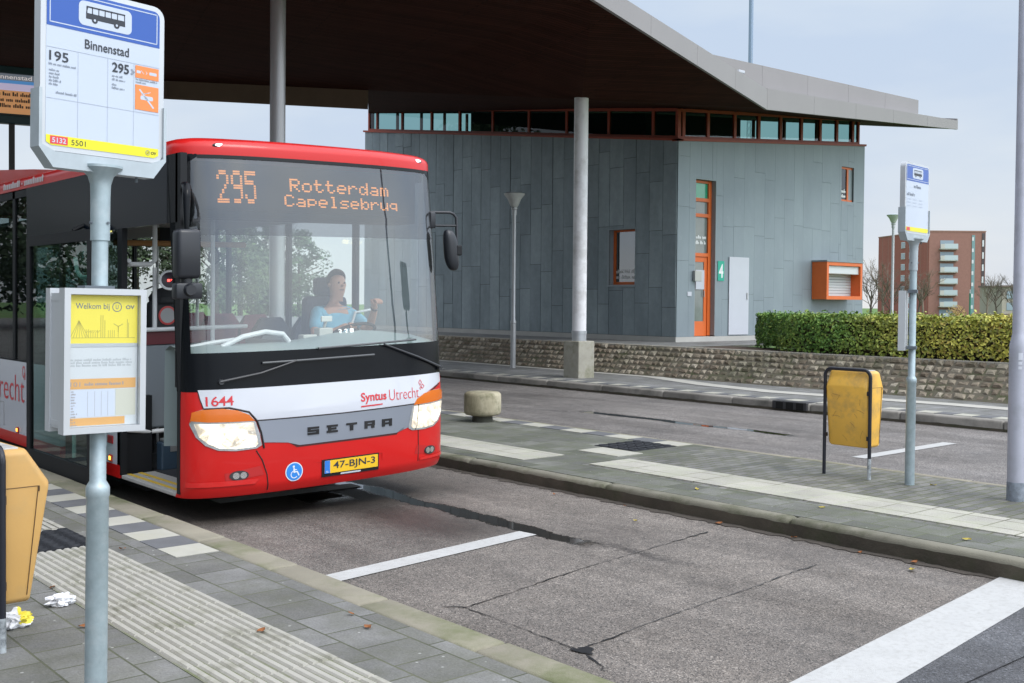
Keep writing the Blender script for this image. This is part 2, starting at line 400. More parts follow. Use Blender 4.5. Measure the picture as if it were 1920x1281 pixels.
# left kerb: long stones with fine joints
def kerb(name, x0, x1, y0, y1, z, step, mat, bev=.025, joint=.006, face=None):
    mb = MB(); y = y0
    while y < y1:
        mb.box(x0, x1, y+joint, min(y+step, y1), -.25, z+random.uniform(-.003, .003), bev); y += step
    o = struct(mb.build(name, mat, smooth=True, angle=50)); return o
kerb('kerb', 3.21, 3.435, -6, 60, .153, 1.0, m_kerb_l)
kerb('kerb', 7.145, 7.30, -1, 60, .135, 2.0, m_kerb_r, .035)
kerb('kerb', 10.03, 10.13, -1, 60, .128, 1.0, m_kerb_l, .01)
kerb('kerb', 15.42, 15.66, -20, 70, .155, 1.6, m_kerb_f, .03)
def face_strip(x, y0, y1, ztop, seed):
    rn = random.Random(seed); mb = MB(); y = y0; za = ztop
    while y < y1:
        zb = ztop+rn.uniform(-.007, .005); yb = y+rn.uniform(.06, .16); mb.quad((x, y, .0), (x, yb, .0), (x, yb, zb), (x, y, za)); y, za = yb, zb
    struct(mb.build('kerb_face', m_kface))
face_strip(7.1425, -1, 60, .095, 3); face_strip(15.417, -20, 70, .045, 4)
# island between the two lanes
slab('island', 7.302, 10.028, -1, 60, .125, m_pav_b)
def tiles(name, x0, x1, y0, y1, z, mat, th=.004):
    mb = MB(); mb.box(x0, x1, y0, y1, z-.02, z+th); return struct(mb.build(name, mat))
tiles('paving', 7.304, 7.86, -1, 60, .125, m_pav_m)
tiles('paving', 7.86, 10.026, 8.05, 60, .125, m_pav_m, .0035)
# white guide strips
tiles('guide_strip', 7.93, 8.53, -1, 7.98, .131, m_wtile)
tiles('guide_strip', 7.58, 8.18, 8.62, 40, .131, m_wtile)
tiles('guide_strip', 8.56, 8.96, 8.18, 8.80, .131, m_wtile1)
mb = MB(); md = MB(); y = 8.35
k = 0
while y < 30:
    (mb if k % 2 == 0 else md).box(9.74, 10.02, y+.004, y+.396, .11, .1335); y += .4; k += 1
struct(mb.build('edge_tiles', m_wtile1)); struct(md.build('edge_tiles', m_dtile))
# far pavement
slab('pavement', 15.662, 18.3, -20, 70, .150, m_pav_f)
mb = MB(); md = MB(); y = -18; k = 0
while y < 60:
    (mb if k % 2 == 0 else md).box(15.70, 16.0, y+.004, y+.296, .12, .156); y += .3; k += 1
struct(mb.build('edge_tiles', m_wtile1)); struct(md.build('edge_tiles', m_dtile))
m_fstrip = M('pale_strip', (.42, .41, .37), .85, var=.1, vs=2)
mb = MB(); mb.add([(17.25, -18, .157), (17.65, -18, .157), (17.55, 9, .157), (17.2, 12.3, .157), (17.55, 14.1, .157), (18.25, 16.1, .157), (18.25, 40, .157), (17.95, 40, .157), (17.95, 16.4, .157), (17.1, 14.2, .157), (16.75, 12.3, .157), (17.1, 9, .157)],
  [(0, 1, 2, 11), (11, 2, 3, 10), (10, 3, 4, 9), (9, 4, 5, 8), (8, 5, 6, 7)])
struct(mb.build('guide_strip', m_fstrip))

# near platform: black and white tiles along the kerb
mb = MB(); md = MB(); y = 6.63; k = 0
while y < 16:
    (mb if k % 2 == 0 else md).box(2.905, 3.195, y+.003, y+.297 , .12, .1545 + random.uniform(-.001, .001)); y += .3; k += 1
struct(mb.build('edge_tiles', m_wtile1)); struct(md.build('edge_tiles', m_dtile))
# ribbed tactile strip
m_tact = M('tactile_concrete', (.36, .345, .305), .88, var=.14, vs=5, bump=.3, bs=120, dirt=(.20, .195, .15), ds=5)
mt = MB(); rr = random.Random(3)
mb = MB(); mb.box(2.045, 2.665, -2, 7.28, .1, .1535)
struct(mb.build('tactile_paving', M('tactile_groove', (.19, .185, .155), .9, var=.2, vs=6, dirt=(.10, .12, .04), ds=3)))
y = 7.28
while y > 1.2:
    for c in range(2):
        x0 = 2.05+.31*c; dz = rr.uniform(-.0012, .0012)
        for q in range(6):
            xa = x0+.006+q*.0503
            mt.add([(xa, y-.294, .152), (xa+.042, y-.294, .152), (xa+.042, y, .152), (xa, y, .152),
                    (xa+.009, y-.288, .1625+dz), (xa+.033, y-.288, .1625+dz), (xa+.033, y-.006, .1625+dz), (xa+.009, y-.006, .1625+dz)],
                   [(4, 5, 6, 7), (0, 1, 5, 4), (1, 2, 6, 5), (2, 3, 7, 6), (3, 0, 4, 7)])
    y -= .3
struct(mt.build('tactile_ribs', m_tact))
y = 7.96+.3
mt = MB(); mb = MB(); mb.box(2.045, 2.665, 7.93, 14, .1, .1535); struct(mb.build('tactile_paving', m_tact))
while y < 14:
    for c in range(2):
        for q in range(6):
            xa = 2.056+.31*c+q*.0503
            mt.box(xa, xa+.034, y-.294, y-.006, .15, .1625)
    y += .3
struct(mt.build('tactile_ribs', m_tact))

def rubber_mat(name, label, x0, x1, y0, y1, z, n, m):
    t = thing(name, label, 'rubber mat', ((x0+x1)/2, (y0+y1)/2, z), 0, 'black rubber warning mats')
    hx, hy = (x1-x0)/2, (y1-y0)/2
    b = MB(); b.box(-hx, hx, -hy, hy, -.02, .008, .006); b.build('mat_base', m_rubber, t)
    s_ = MB()
    for i in range(n):
        for j in range(m):
            cx, cy = -hx+(i+.5)*2*hx/n, -hy+(j+.5)*2*hy/m; r1 = hx/n*.86; r2 = hy/m*.86
            s_.lathe([(min(r1, r2), .008), (min(r1, r2)*.8, .018), (min(r1, r2)*.72, .018), (min(r1, r2)*.5, .0085)], cx, cy, 14)
    s_.build('mat_ribs', m_rubber2, t, smooth=True)
m_rubber = M('black_rubber', (.014, .015, .018), .75, bump=.2, bs=80, spec=.2)
m_rubber2 = M('black_rubber_worn', (.018, .02, .024), .7, var=.3, vs=8, spec=.25)
rubber_mat('rubber_mat', 'black rubber warning mat with round studs set in the island paving', 9.0, 9.72, 8.36, 8.98, .127, 5, 4)
rubber_mat('rubber_mat', 'black rubber warning mat at the end of the ribbed strip behind the near sign pole', 2.05, 2.66, 7.30, 7.92, .152, 6, 6)

# painted lines
def line(pts, z=.006):
    mb = MB(); mb.add([(x, y, z) for x, y in pts], [tuple(range(len(pts)))]); return struct(mb.build('road_marking', m_line))
line([(3.44, 5.93), (5.62, 6.22), (5.60, 6.40), (3.44, 6.12)])
line([(4.0, 2.62), (7.145, 2.98), (7.145, 3.34), (3.46, 2.93), (3.46, 2.58)])
line([(11.40, 6.93), (13.6, 6.95), (13.6, 7.13), (11.40, 7.11)])
line([(4.3, 8.9), (5.76, 8.88), (5.76, 9.10), (4.3, 9.12)])
# bitumen sealed saw cuts and cracks
m_bit = M('bitumen', (.012, .012, .013), .35)
m_bit2 = M('bitumen_faint', (.055, .052, .05), .55)
def crack(pts, wid, mat, seed, z=.005):
    rn = random.Random(seed); mb = MB(); P = []
    for (a, b) in zip(pts[:-1], pts[1:]):
        n = max(3, int(math.dist(a, b)/.045))
        for i in range(n): P.append((a[0]+(b[0]-a[0])*i/n, a[1]+(b[1]-a[1])*i/n))
    P.append(pts[-1]); L = []
    for i, p in enumerate(P):
        q = P[min(i+1, len(P)-1)]; o_ = P[max(i-1, 0)]; dx, dy = q[0]-o_[0], q[1]-o_[1]; l_ = math.hypot(dx, dy) or 1
        nx, ny = -dy/l_, dx/l_; wv = wid*.7*rn.uniform(.25, 1.2)*(.8+.2*math.sin(i*.31+seed)); j = rn.uniform(-.8, .8)*wid+.006*math.sin(i*.17+seed*2)
        L.append(((p[0]+nx*(wv+j), p[1]+ny*(wv+j), z), (p[0]+nx*(j-wv), p[1]+ny*(j-wv), z)))
    for a, b in zip(L[:-1], L[1:]): mb.quad(a[0], b[0], b[1], a[1])
    return struct(mb.build('road_crack', mat))
crack([(3.93, 4.0), (3.95, 5.02), (3.86, 5.10)], .008, m_bit, 1)
crack([(3.94, 5.0), (5.35, 5.27)], .009, m_bit, 2); crack([(5.35, 5.27), (6.15, 5.38)], .007, m_bit2, 3); crack([(6.15, 5.38), (6.75, 5.47)], .013, m_bit, 4)
crack([(3.95, 4.02), (4.35, 4.08)], .011, m_bit, 5); crack([(4.35, 4.08), (5.9, 4.25)], .008, m_bit2, 6); crack([(5.9, 4.25), (6.5, 4.31)], .012, m_bit, 7)
crack([(3.95, 4.02), (3.84, 3.75), (3.80, 3.7)], .012, m_bit, 8)
crack([(10.4, 14.6), (12.0, 14.0), (12.4, 12.8)], .02, m_bit2, 9)
def blob(name, cx, cy, rx, ry, mat, seed, z=.007, n=40, amp=.3, rot=0):
    rn = random.Random(seed); ph = [rn.uniform(0, 6.28) for _ in range(6)]; P = []
    for i in range(n):
        t = 2*math.pi*i/n; k = 1+sum(amp/(q+1.3)*math.sin((q+2)*t+ph[q]) for q in range(6))
        x, y = rx*k*math.cos(t), ry*k*math.sin(t); P.append((cx+x*math.cos(rot)-y*math.sin(rot), cy+x*math.sin(rot)+y*math.cos(rot), z))
    mb = MB(); mb.add(P+[(cx, cy, z)], [(i, (i+1) % n, n) for i in range(n)]); return struct(mb.build(name, mat))
blob('bitumen_spot', 3.94, 3.99, .035, .075, m_bit, 4, amp=.5)
def ribbon(name, path, mat, seed, z, rough=.35):
    """path: (x, y, half width) along the run"""
    rn = random.Random(seed); P = []
    for (a, b) in zip(path[:-1], path[1:]):
        n = max(4, int(math.dist(a[:2], b[:2])/.06))
        for i in range(n): P.append([a[j]+(b[j]-a[j])*i/n for j in range(3)])
    P.append(list(path[-1])); L = []
    for i, p in enumerate(P):
        q = P[min(i+1, len(P)-1)]; o_ = P[max(i-1, 0)]; dx, dy = q[0]-o_[0], q[1]-o_[1]; l_ = math.hypot(dx, dy) or 1
        nx, ny = -dy/l_, dx/l_; wa, wb = p[2]*(1+rough*rn.uniform(-.9, .5)), p[2]*(1+rough*rn.uniform(-.9, .5))
        L.append(((p[0]+nx*wa, p[1]+ny*wa, z), (p[0]-nx*wb, p[1]-ny*wb, z)))
    mb = MB()
    for a, b in zip(L[:-1], L[1:]): mb.quad(a[0], b[0], b[1], a[1])
    return struct(mb.build(name, mat))
ribbon('gutter_grime', [(7.08, -1, .05), (7.09, 6, .055), (7.085, 14, .06), (7.08, 40, .06)], m_dirt, 21, .0055, .9)
# lawn that falls away to the far field
mb = MB(); xs = [20.6, 26, 36, 60, 100, 160, 240, 900]; zs = [.76, .74, .55, .15, -.5, -1.2, -1.9, -1.95]
for (a, za), (b, zb) in zip(list(zip(xs, zs))[:-1], list(zip(xs, zs))[1:]):
    mb.quad((a, -300, za), (b, -300, zb), (b, 700, zb), (a, 700, za))
struct(mb.build('lawn', m_grass))
slab('terrace', 18.95, 31.5, 16.2, 60, .80, m_pav_f)
mb = MB(); mb.box(18.95, 20.7, -20, 16.2, -.3, .79); struct(mb.build('planting_bed', M('bark_soil', (.075, .05, .035), .95, var=.4, vs=9, bump=.6, bs=40)))
mb = MB(); mb.box(-60, 3, 60, 200, -.2, .02); mb.box(3, 60, 100, 300, -.2, .03); struct(mb.build('meadow', m_grass))

# small things lying on the paving
def crumple(name, label, cat, c, r, mats, seed, sq=.6):
    bm = bmesh.new(); bmesh.ops.create_icosphere(bm, subdivisions=4, radius=1)
    for v in bm.verts:
        p = v.co.copy(); n_ = mnoise.noise(p*2.1+Vector((seed, 0, 0))); n2 = abs(mnoise.noise(p*5.3+Vector((0, seed, 0))))
        v.co = Vector((p.x*r*1.25, p.y*r*.8, p.z*r*sq))*(1+.55*n_-.5*n2)
    zmin = min(v.co.z for v in bm.verts)
    mb = MB()
    bm.verts.index_update()
    vs = [(v.co.x, v.co.y, max(v.co.z, zmin*.55)-zmin*.55) for v in bm.verts]
    for f in bm.faces:
        cc = f.calc_center_median(); mb.mi.append(1 if len(mats) > 1 and cc.x > r*.1 and cc.z > -.2*r else 0); mb.f.append(tuple(v.index for v in f.verts))
    mb.v = vs; bm.free()
    o = mb.build(name, mats, smooth=True, angle=50); o.location = c; return tag(o, label, cat)
m_paper = M('white_tissue', (.72, .73, .76), .9, var=.06, vs=20)
m_paper_y = M('yellow_wrapper', (.72, .60, .05), .6, var=.15, vs=20)
crumple('crumpled_tissue', 'crumpled white tissue lying on the paving beside the ribbed strip', 'litter', (1.97, 5.98, .152), .062, [m_paper], 3.1)
crumple('crumpled_wrapper', 'crumpled yellow and white wrapper lying under the near yellow bin', 'litter', (1.67, 5.72, .152), .068, [m_paper, m_paper_y], 8.4, .8)
m_leaf = M('dry_leaf', (.24, .085, .022), .8, var=.4, vs=30)
m_leaf2 = M('yellow_leaf', (.38, .30, .05), .8, var=.3, vs=30)
rl = random.Random(11)
def leaf(x, y, z, L, mat, label, group=None):
    mb = MB(); n = 7
    for i in range(n):
        t = i/(n-1); wv = L*.28*math.sin(math.pi*min(1, t*.93+.06))**.8
        mb.v += [(L*(t-.5), -wv, .004+.012*abs(t-.5)), (L*(t-.5), 0, .002+.006*rl.random()), (L*(t-.5), wv, .006+.010*t)]
    for i in range(n-1):
        a = 3*i; mb.f += [(a, a+3, a+4, a+1), (a+1, a+4, a+5, a+2)]; mb.mi += [0, 0]
    o = mb.build('fallen_leaf', mat); o.location = (x, y, z); o.rotation_euler = (0, 0, rl.uniform(0, 6)); tag(o, label, 'leaf', group)
LB = 'small dry orange-brown leaf lying flat on the paving or road'; GB = 'scattered dry leaves'
for x, y in [(2.05, 6.35), (1.93, 5.50), (2.56, 4.85), (3.08, 4.85), (3.02, 4.6), (2.72, 7.05)]: leaf(x, y, .156 if not 2.05 < x < 2.66 else .165, rl.uniform(.03, .06), m_leaf, LB, GB)
for x, y, in [(7.05, 5.6), (7.08, 4.9), (7.02, 4.3), (7.06, 3.9), (7.0, 6.6), (6.9, 7.4)]: leaf(x, y, .009, rl.uniform(.03, .06), m_leaf, LB, GB)
LY = 'small yellowed leaf lying flat on the paving or road'; GY = 'scattered yellow leaves'
for x, y, z in [(2.62, 7.15, .166), (7.5, 3.75, .134), (6.85, 3.8, .009), (9.55, 5.1, .128), (7.62, 6.3, .131), (6.6, 6.1, .008), (7.75, 5.1, .131)]: leaf(x, y, z, rl.uniform(.05, .08), m_leaf2, LY, GY)

# drain opening in the far kerb
t = thing('storm_drain', 'black slotted storm drain set in the far kerb', 'drain', (15.4, 10.78, 0))
mb = MB(); mb.box(-.02, .2, -.34, .34, .03, .165, .01); mb.build('drain_frame', M('cast_iron', (.03, .03, .032), .6, var=.3, vs=10), t)
mb = MB()
for k in range(3): mb.box(-.026, -.019, -.28+k*.2, -.14+k*.2, .035, .15)
mb.build('drain_slot', M('black_hole', (.003, .003, .003), .9), t)

# ================================================================ STONE BANK
m_stone = NT('sett_stone')
g = m_stone.n('ShaderNodeNewGeometry').outputs['Random Per Island']
c = m_stone.ramp(g, [(0, (.14, .11, .08)), (.35, (.22, .18, .135)), (.7, (.28, .24, .185)), (1, (.38, .34, .275))])
c = m_stone.mix(c, m_stone.ramp(m_stone.noise(14, 5, .7), [(.3, (.68, .68, .66)), (.7, (1.2, 1.2, 1.18))]), 1, 'MULTIPLY')
c = m_stone.mix(c, (.075, .08, .045), m_stone.ramp(m_stone.noise(.5, 6, .7), [(.52, (0, 0, 0)), (.68, (.8, .8, .8))]))
m_stone.set(Base_Color=c, Roughness=.9); m_stone.bump(m_stone.noise(45, 5, .7), .6, .02); m_stone = m_stone.m
bank = thing('stone_bank', 'sloping bank of rough stone setts below the building and hedge', 'retaining wall', (18.25, 15, .15))
mb = MB(); rs = random.Random(5)
rows, hyp = 6, math.hypot(.70, .65)
for r_i in range(rows):
    y = -20 + rs.uniform(0, .2)
    while y < 42:
        ln = rs.uniform(.14, .24); t0 = r_i/rows; t1 = (r_i+1)/rows-.012/hyp
        nx_, nz_ = -.65/hyp, .70/hyp
        vs = []; dep = rs.uniform(.008, .042); tw = rs.uniform(-.02, .02)
        def pt(t_, yy, d_): return (.70*t_+nx_*d_, yy-15, .65*t_+nz_*d_)
        for (tt, yy, d_) in [(t0, y, 0), (t0, y+ln-.012, 0), (t1, y+ln-.012, 0), (t1, y, 0)]: vs.append(pt(tt+rs.uniform(-.012, .012), yy+rs.uniform(-.012, .012), -.03))
        
        for (tt, yy) in [(t0+.028, y+.024), (t0+.028, y+ln-.036), (t1-.028, y+ln-.036), (t1-.028, y+.024)]: vs.append(pt(tt+rs.uniform(-.018, .018), yy+rs.uniform(-.018, .018), dep*.7+rs.uniform(-.006, .006)))
        for (tt, yy) in [(t0+.055, y+.05), (t0+.055, y+ln-.062), (t1-.055, y+ln-.062), (t1-.055, y+.05)]: vs.append(pt(tt, yy, dep+rs.uniform(0, .018)))
        mb.add(vs, [(0, 1, 5, 4), (1, 2, 6, 5), (2, 3, 7, 6), (3, 0, 4, 7), (4, 5, 9, 8), (5, 6, 10, 9), (6, 7, 11, 10), (7, 4, 8, 11), (8, 9, 10, 11)])
        y += ln
mb.build('setts', m_stone, bank)
mb = MB(); mb.add([(-.02, -35, 0), (.70, -35, .64), (.70, 27, .64), (-.02, 27, 0)], [(0, 1, 2, 3)]); mb.build('mortar_bed', M('bed_mortar', (.12, .105, .08), .95, var=.4, vs=6, dirt=(.05, .06, .02)), bank)
mb = MB(); y = -35
while y < 27: mb.box(.66, .86, y+.004, y+.996, .5, .655, .012); y += 1
mb.build('coping', M('coping_concrete', (.30, .28, .235), .9, var=.15, vs=2, bump=.3), bank)

# ================================================================ STATION BUILDING
def wtop(x, y): return 5.90+.082*(x-21.1)+.126*(y-18.2)        # top of the zinc wall
def rsof(x, y): return 6.66+.082*(x-21.1)+.126*(y-18.2)        # underside of the roof above it
WX, WY, XE, YE = 21.1, 18.2, 29.62, 32.55
s_ = NT('zinc_cladding')
g = s_.n('ShaderNodeNewGeometry').outputs['Random Per Island']
c = s_.ramp(g, [(0, (.19, .235, .26)), (.5, (.225, .275, .30)), (1, (.265, .32, .345))])
c = s_.mix(c, s_.ramp(s_.noise(.9, 6, .65, stretch=(1, 1, .35)), [(.28, (.66, .68, .68)), (.7, (1.16, 1.14, 1.12))]), 1, 'MULTIPLY')
c = s_.mix(c, s_.ramp(s_.noise(5, 5, .7), [(.3, (.9, .9, .9)), (.7, (1.08, 1.08, 1.08))]), 1, 'MULTIPLY')
s_.set(Base_Color=c, Roughness=.5, Metallic=.1); s_.bump(s_.noise(2.2, 3), .12, .05); m_zinc = s_.m
s_ = NT('zinc_cladding_pale')
g = s_.n('ShaderNodeNewGeometry').outputs['Random Per Island']
c = s_.ramp(g, [(0, (.193, .232, .260)), (1, (.208, .250, .276))])
c = s_.mix(c, s_.ramp(s_.noise(.7, 6, .65, stretch=(1, 1, .4)), [(.3, (.86, .87, .88)), (.7, (1.1, 1.1, 1.08))]), 1, 'MULTIPLY')
c = s_.mix(c, (.34, .38, .40), s_.ramp(s_.noise(3.3, 6, .75), [(.6, (0, 0, 0)), (.78, (.35,)*3)]))
s_.set(Base_Color=c, Roughness=.45, Metallic=.1); s_.bump(s_.noise(1.6, 3), .12, .05); m_zinc2 = s_.m
m_zback = M('zinc_seam_shadow', (.05, .06, .065), .7)
m_plinth = M('plinth_concrete', (.40, .395, .37), .85, var=.1, vs=2, bump=.2)
m_orange = M('orange_frame', (.60, .125, .022), .45, var=.08, vs=4)
m_dorange = M('red_brown_frame', (.30, .045, .018), .5, var=.1, vs=4)
m_gl_teal = glass('teal_glass', (.26, .46, .43), 1.45)
m_gl_dark = glass('dark_window_glass', (.22, .28, .28), 1.5)
m_pgrey = M('frosted_pane', (.15, .175, .165), .12, coat=.5, var=.25, vs=1.5)
m_white = M('white_paint', (.46, .48, .53), .5, var=.03, vs=2)
bld = thing('station_building', 'grey zinc-clad station building with orange frames under the canopy', 'building', (WX, WY, .8))
LOC = Vector((WX, WY, .8))
def bl(p): return (p[0]-WX, p[1]-WY, p[2]-.8)
def cladding(axis, lo, hi, opens, seed, pw, gap, zmat, offr):
    """staggered zinc sheets with open seams; openings = (a0, a1, z0, z1)"""
    rn = random.Random(seed); edges = []; a = lo
    while a < hi-.05: edges.append(a); a += pw
    edges.append(hi)
    for o_ in opens: edges += [o_[0], o_[1]]
    edges = sorted(set(round(e_, 3) for e_ in edges)); E2 = [edges[0]]
    for e_ in edges[1:]:
        if e_-E2[-1] < .09 and not any(abs(e_-q) < .001 for o_ in opens for q in o_[:2]): continue
        if e_-E2[-1] < .09 and len(E2) > 1 and not any(abs(E2[-1]-q) < .001 for o_ in opens for q in o_[:2]): E2[-1] = e_
        else: E2.append(e_)
    mp_, bk = MB(), MB()
    for a0, a1 in zip(E2[:-1], E2[1:]):
        if axis == 'x': top = lambda q: wtop(WX, q)
        else: top = lambda q: wtop(q, WY)
        z = .93; cuts = [z]; z += rn.uniform(.5, 2.0)
        while z < top(a0)-.35: cuts.append(z); z += rn.uniform(1.25, 2.1)
        segs = []
        for i, c0 in enumerate(cuts): segs.append((c0, cuts[i+1] if i+1 < len(cuts) else None))
        for o_ in opens:
            if a0 >= o_[0]-.002 and a1 <= o_[1]+.002:
                S = []
                for s0, s1 in segs:
                    e1 = 99 if s1 is None else s1
                    if s0 < o_[2]-.02: S.append((s0, min(e1, o_[2]) if min(e1, o_[2]) < 90 else None))
                    if e1 > o_[3]+.02: S.append((max(s0, o_[3]), s1))
                segs = S
        for s0, s1 in segs:
            za, zb = (s1, s1) if s1 is not None else (top(a0), top(a1)); off = rn.uniform(*offr); g_ = gap
            for (mb_, of, gg) in ((mp_, off, g_), (bk, 0, 0)):
                zz = .004 if (s1 is not None and mb_ is mp_) else 0
                q = [(a0+gg, s0+gg), (a1-gg, s0+gg), (a1-gg, zb-zz), (a0+gg, za-zz)]
                if axis == 'x': F_ = [bl((WX-of, b, z_)) for b, z_ in q]; B_ = [bl((WX-of+.02, b, z_)) for b, z_ in q]
                else: F_ = [bl((b, WY-of, z_)) for b, z_ in q]; B_ = [bl((b, WY-of+.02, z_)) for b, z_ in q]
                mb_.add(F_+B_, [(0, 1, 2, 3), (4, 7, 6, 5), (0, 4, 5, 1), (1, 5, 6, 2), (2, 6, 7, 3), (3, 7, 4, 0)])
    mp_.build('zinc_sheets', zmat, bld); bk.build('wall', m_zback, bld)
win_o = (19.60, 20.55, 2.26, 3.72); door_o = (21.80, 22.62, .93, 4.97); up_o = (28.40, 29.05, 4.84, 5.86)
cladding('x', WY, YE, [win_o], 21, .46, .007, m_zinc, (.012, .026))
cladding('y', WX, XE, [door_o, up_o], 22, .45, .0015, m_zinc2, (.018, .021))
mb = MB()
for x0, x1, y0, y1 in [(XE-.2, XE, WY+.03, YE), (WX+.03, XE, YE-.2, YE)]:
    vs = [bl((x, y, .8)) for x, y in ((x0, y0), (x1, y0), (x1, y1), (x0, y1))] + [bl((x, y, wtop(x, y)-.01)) for x, y in ((x0, y0), (x1, y0), (x1, y1), (x0, y1))]
    mb.add(vs, [(0, 3, 2, 1), (4, 5, 6, 7), (0, 1, 5, 4), (1, 2, 6, 5), (2, 3, 7, 6), (3, 0, 4, 7)])
mb.build('rear_wall', m_zinc, bld)
mb = MB(); mb.box(-.045, XE-WX+.01, -.04, .2, 0, .128); mb.box(-.04, .2, .2, YE-WY, 0, .128); mb.build('plinth', m_plinth, bld)
mb = MB()
for a, b in [((WX-.06, WY-.06), (WX-.06, YE)), ((WX-.06, WY-.06), (XE+.03, WY-.06))]:
    p = [bl((a[0], a[1], wtop(*a)-.03)), bl((b[0], b[1], wtop(*b)-.03))]
    d = (.2, 0) if a[0] == b[0] else (0, .2)
    q = [(x+d[0], y+d[1], z) for x, y, z in p]
    vs = p+q+[(x, y, z+.06) for x, y, z in p+q]; mb.add(vs, [(0, 1, 3, 2), (4, 6, 7, 5), (0, 4, 5, 1), (2, 3, 7, 6), (0, 2, 6, 4), (1, 5, 7, 3)])
mb.build('wall_coping', m_dorange, bld)
mb = MB(); mb.box(.2, XE-WX-.2, .2, YE-WY-.2, .02, .05); mb.build('floor', M('inside_floor', (.05, .05, .05), .8), bld)
mb = MB(); P = [(22.4, 20.5), (26.6, 20.5), (26.6, 28.2), (22.4, 28.2)]
mb.add([bl((x, y, .85)) for x, y in P]+[bl((x, y, rsof(x, y)-.06)) for x, y in P], [(0, 3, 2, 1), (4, 5, 6, 7), (0, 1, 5, 4), (1, 2, 6, 5), (2, 3, 7, 6), (3, 0, 4, 7)])
mb.box(5.4, XE-WX-1.2, 3.4, YE-WY-2.5, .05, 4.6); mb.build('inner_core', M('inside_wall', (.06, .065, .06), .8), bld)
# clerestory: mullions, rails and panes following the sloping wall head
off = .14
def rail(mb, P, d):
    B = [(x+d[0], y_+d[1], z) for x, y_, z in P]
    mb.add(P+B, [(0, 1, 2, 3), (4, 7, 6, 5), (0, 4, 5, 1), (2, 6, 7, 3), (0, 3, 7, 4), (1, 5, 6, 2)])
ys = [18.34, 19.15, 20.75, 22.4, 24.0, 25.66, 27.3, 28.78, 30.44, 31.95, 32.45]
for i, y in enumerate(ys):
    mb = MB(); mb.box(off-.03, off+.05, y-.04-WY, y+.04-WY, wtop(WX, y)-.82, rsof(WX, y)-.78)
    if not i: mb.build('corner_mullion', m_dorange, bld); continue
    y0 = ys[i-1]
    for f0, f1 in ((.03, .10), (.72, .80)): rail(mb, [bl((WX+off-.028, q, wtop(WX, q)+f)) for q, f in ((y0+.04, f0), (y-.04, f0), (y-.04, f1), (y0+.04, f1))], (.06, 0))
    o = mb.build('clerestory_window', m_dorange, bld); pn = MB()
    pn.add([bl((WX+off, q, z_)) for q, z_ in ((y0, wtop(WX, y0)+.02), (y, wtop(WX, y)+.02), (y, rsof(WX, y)), (y0, rsof(WX, y0)))], [(0, 1, 2, 3)]); pn.build('pane', m_gl_teal, o)
xs_ = [21.30, 21.46, 22.43, 23.54, 24.59, 25.58, 26.57, 27.5, 28.35, 29.2, 29.5]
for i, x in enumerate(xs_):
    wdt = .05 if i not in (0, len(xs_)-1) else .04
    mb = MB(); mb.box(x-wdt-WX, x+wdt-WX, off-.03, off+.05, wtop(x, WY)-.82, rsof(x, WY)-.78)
    if not i: mb.build('corner_mullion', m_dorange, bld); continue
    x0 = xs_[i-1]
    for f0, f1 in ((.03, .10), (.72, .80)): rail(mb, [bl((q, WY+off-.028, wtop(q, WY)+f)) for q, f in ((x0+.05, f0), (x-.05, f0), (x-.05, f1), (x0+.05, f1))], (0, .06))
    o = mb.build('clerestory_window', m_dorange, bld); pn = MB()
    pn.add([bl((q, WY+off, z_)) for q, z_ in ((x0, wtop(x0, WY)+.02), (x, wtop(x, WY)+.02), (x, rsof(x, WY)), (x0, rsof(x0, WY)))], [(0, 1, 2, 3)]); pn.build('pane', m_gl_teal, o)
# side windows of the clerestory at the back so the sky shows through
for k in range(12):
    mb = MB(); mb.box(XE-WX-.25, XE-WX-.17, .3+k*1.2, .38+k*1.2, wtop(XE, WY+k*1.2)-.85, rsof(XE, WY+k*1.2)-.8); mb.build('rear_mullion', m_dorange, bld)
for k in range(8):
    mb = MB(); mb.box(.2+k*1.05, .28+k*1.05, YE-WY-.2, YE-WY-.12, wtop(WX+k*1.05, YE)-.85, rsof(WX+k*1.05, YE)-.8); mb.build('rear_mullion', m_dorange, bld)
# small square window in the left wall
wf = MB(); a0, a1, z0, z1 = [win_o[0]-WY, win_o[1]-WY, win_o[2]-.8, win_o[3]-.8]
d = .16
wf.box(d, d+.04, a1-.08, a1, z0, z1); wf.box(d, d+.06, a0, a0+.04, z0, z1); wf.box(d, d+.06, a0+.04, a1-.08, z0, z0+.08); wf.box(d, d+.06, a0+.04, a1-.08, z1-.05, z1)
o = wf.build('window', m_orange, bld)
mb = MB(); mb.box(d+.02, d+.03, a0+.04, a1-.08, z0+.08, z1-.05); mb.build('pane', glass('mirror_window', (.25, .33, .33), 2.6), o)
mb = MB(); mb.box(-.03, d, a0-.03, a0, z0, z1); mb.box(-.03, d, a1, a1+.05, z0, z1); mb.box(-.035, d, a0-.03, a1+.05, z0-.05, z0); mb.box(-.03, d, a0-.03, a1+.05, z1, z1+.03); mb.build('reveal', M('zinc_trim', (.24, .28, .30), .5, .2), o)
mb = MB(); rn = random.Random(2)
for q in range(2): scribble(mb, a0+.1, a1-.12, z0+.16+q*.15, .1, 0, rn, fill=.6)
mb.v = [(d+.014, a0+a1-x, z) for x, y, z in mb.v]; mb.build('pane_lettering', M('white_vinyl', (.7, .72, .72), .6), o)
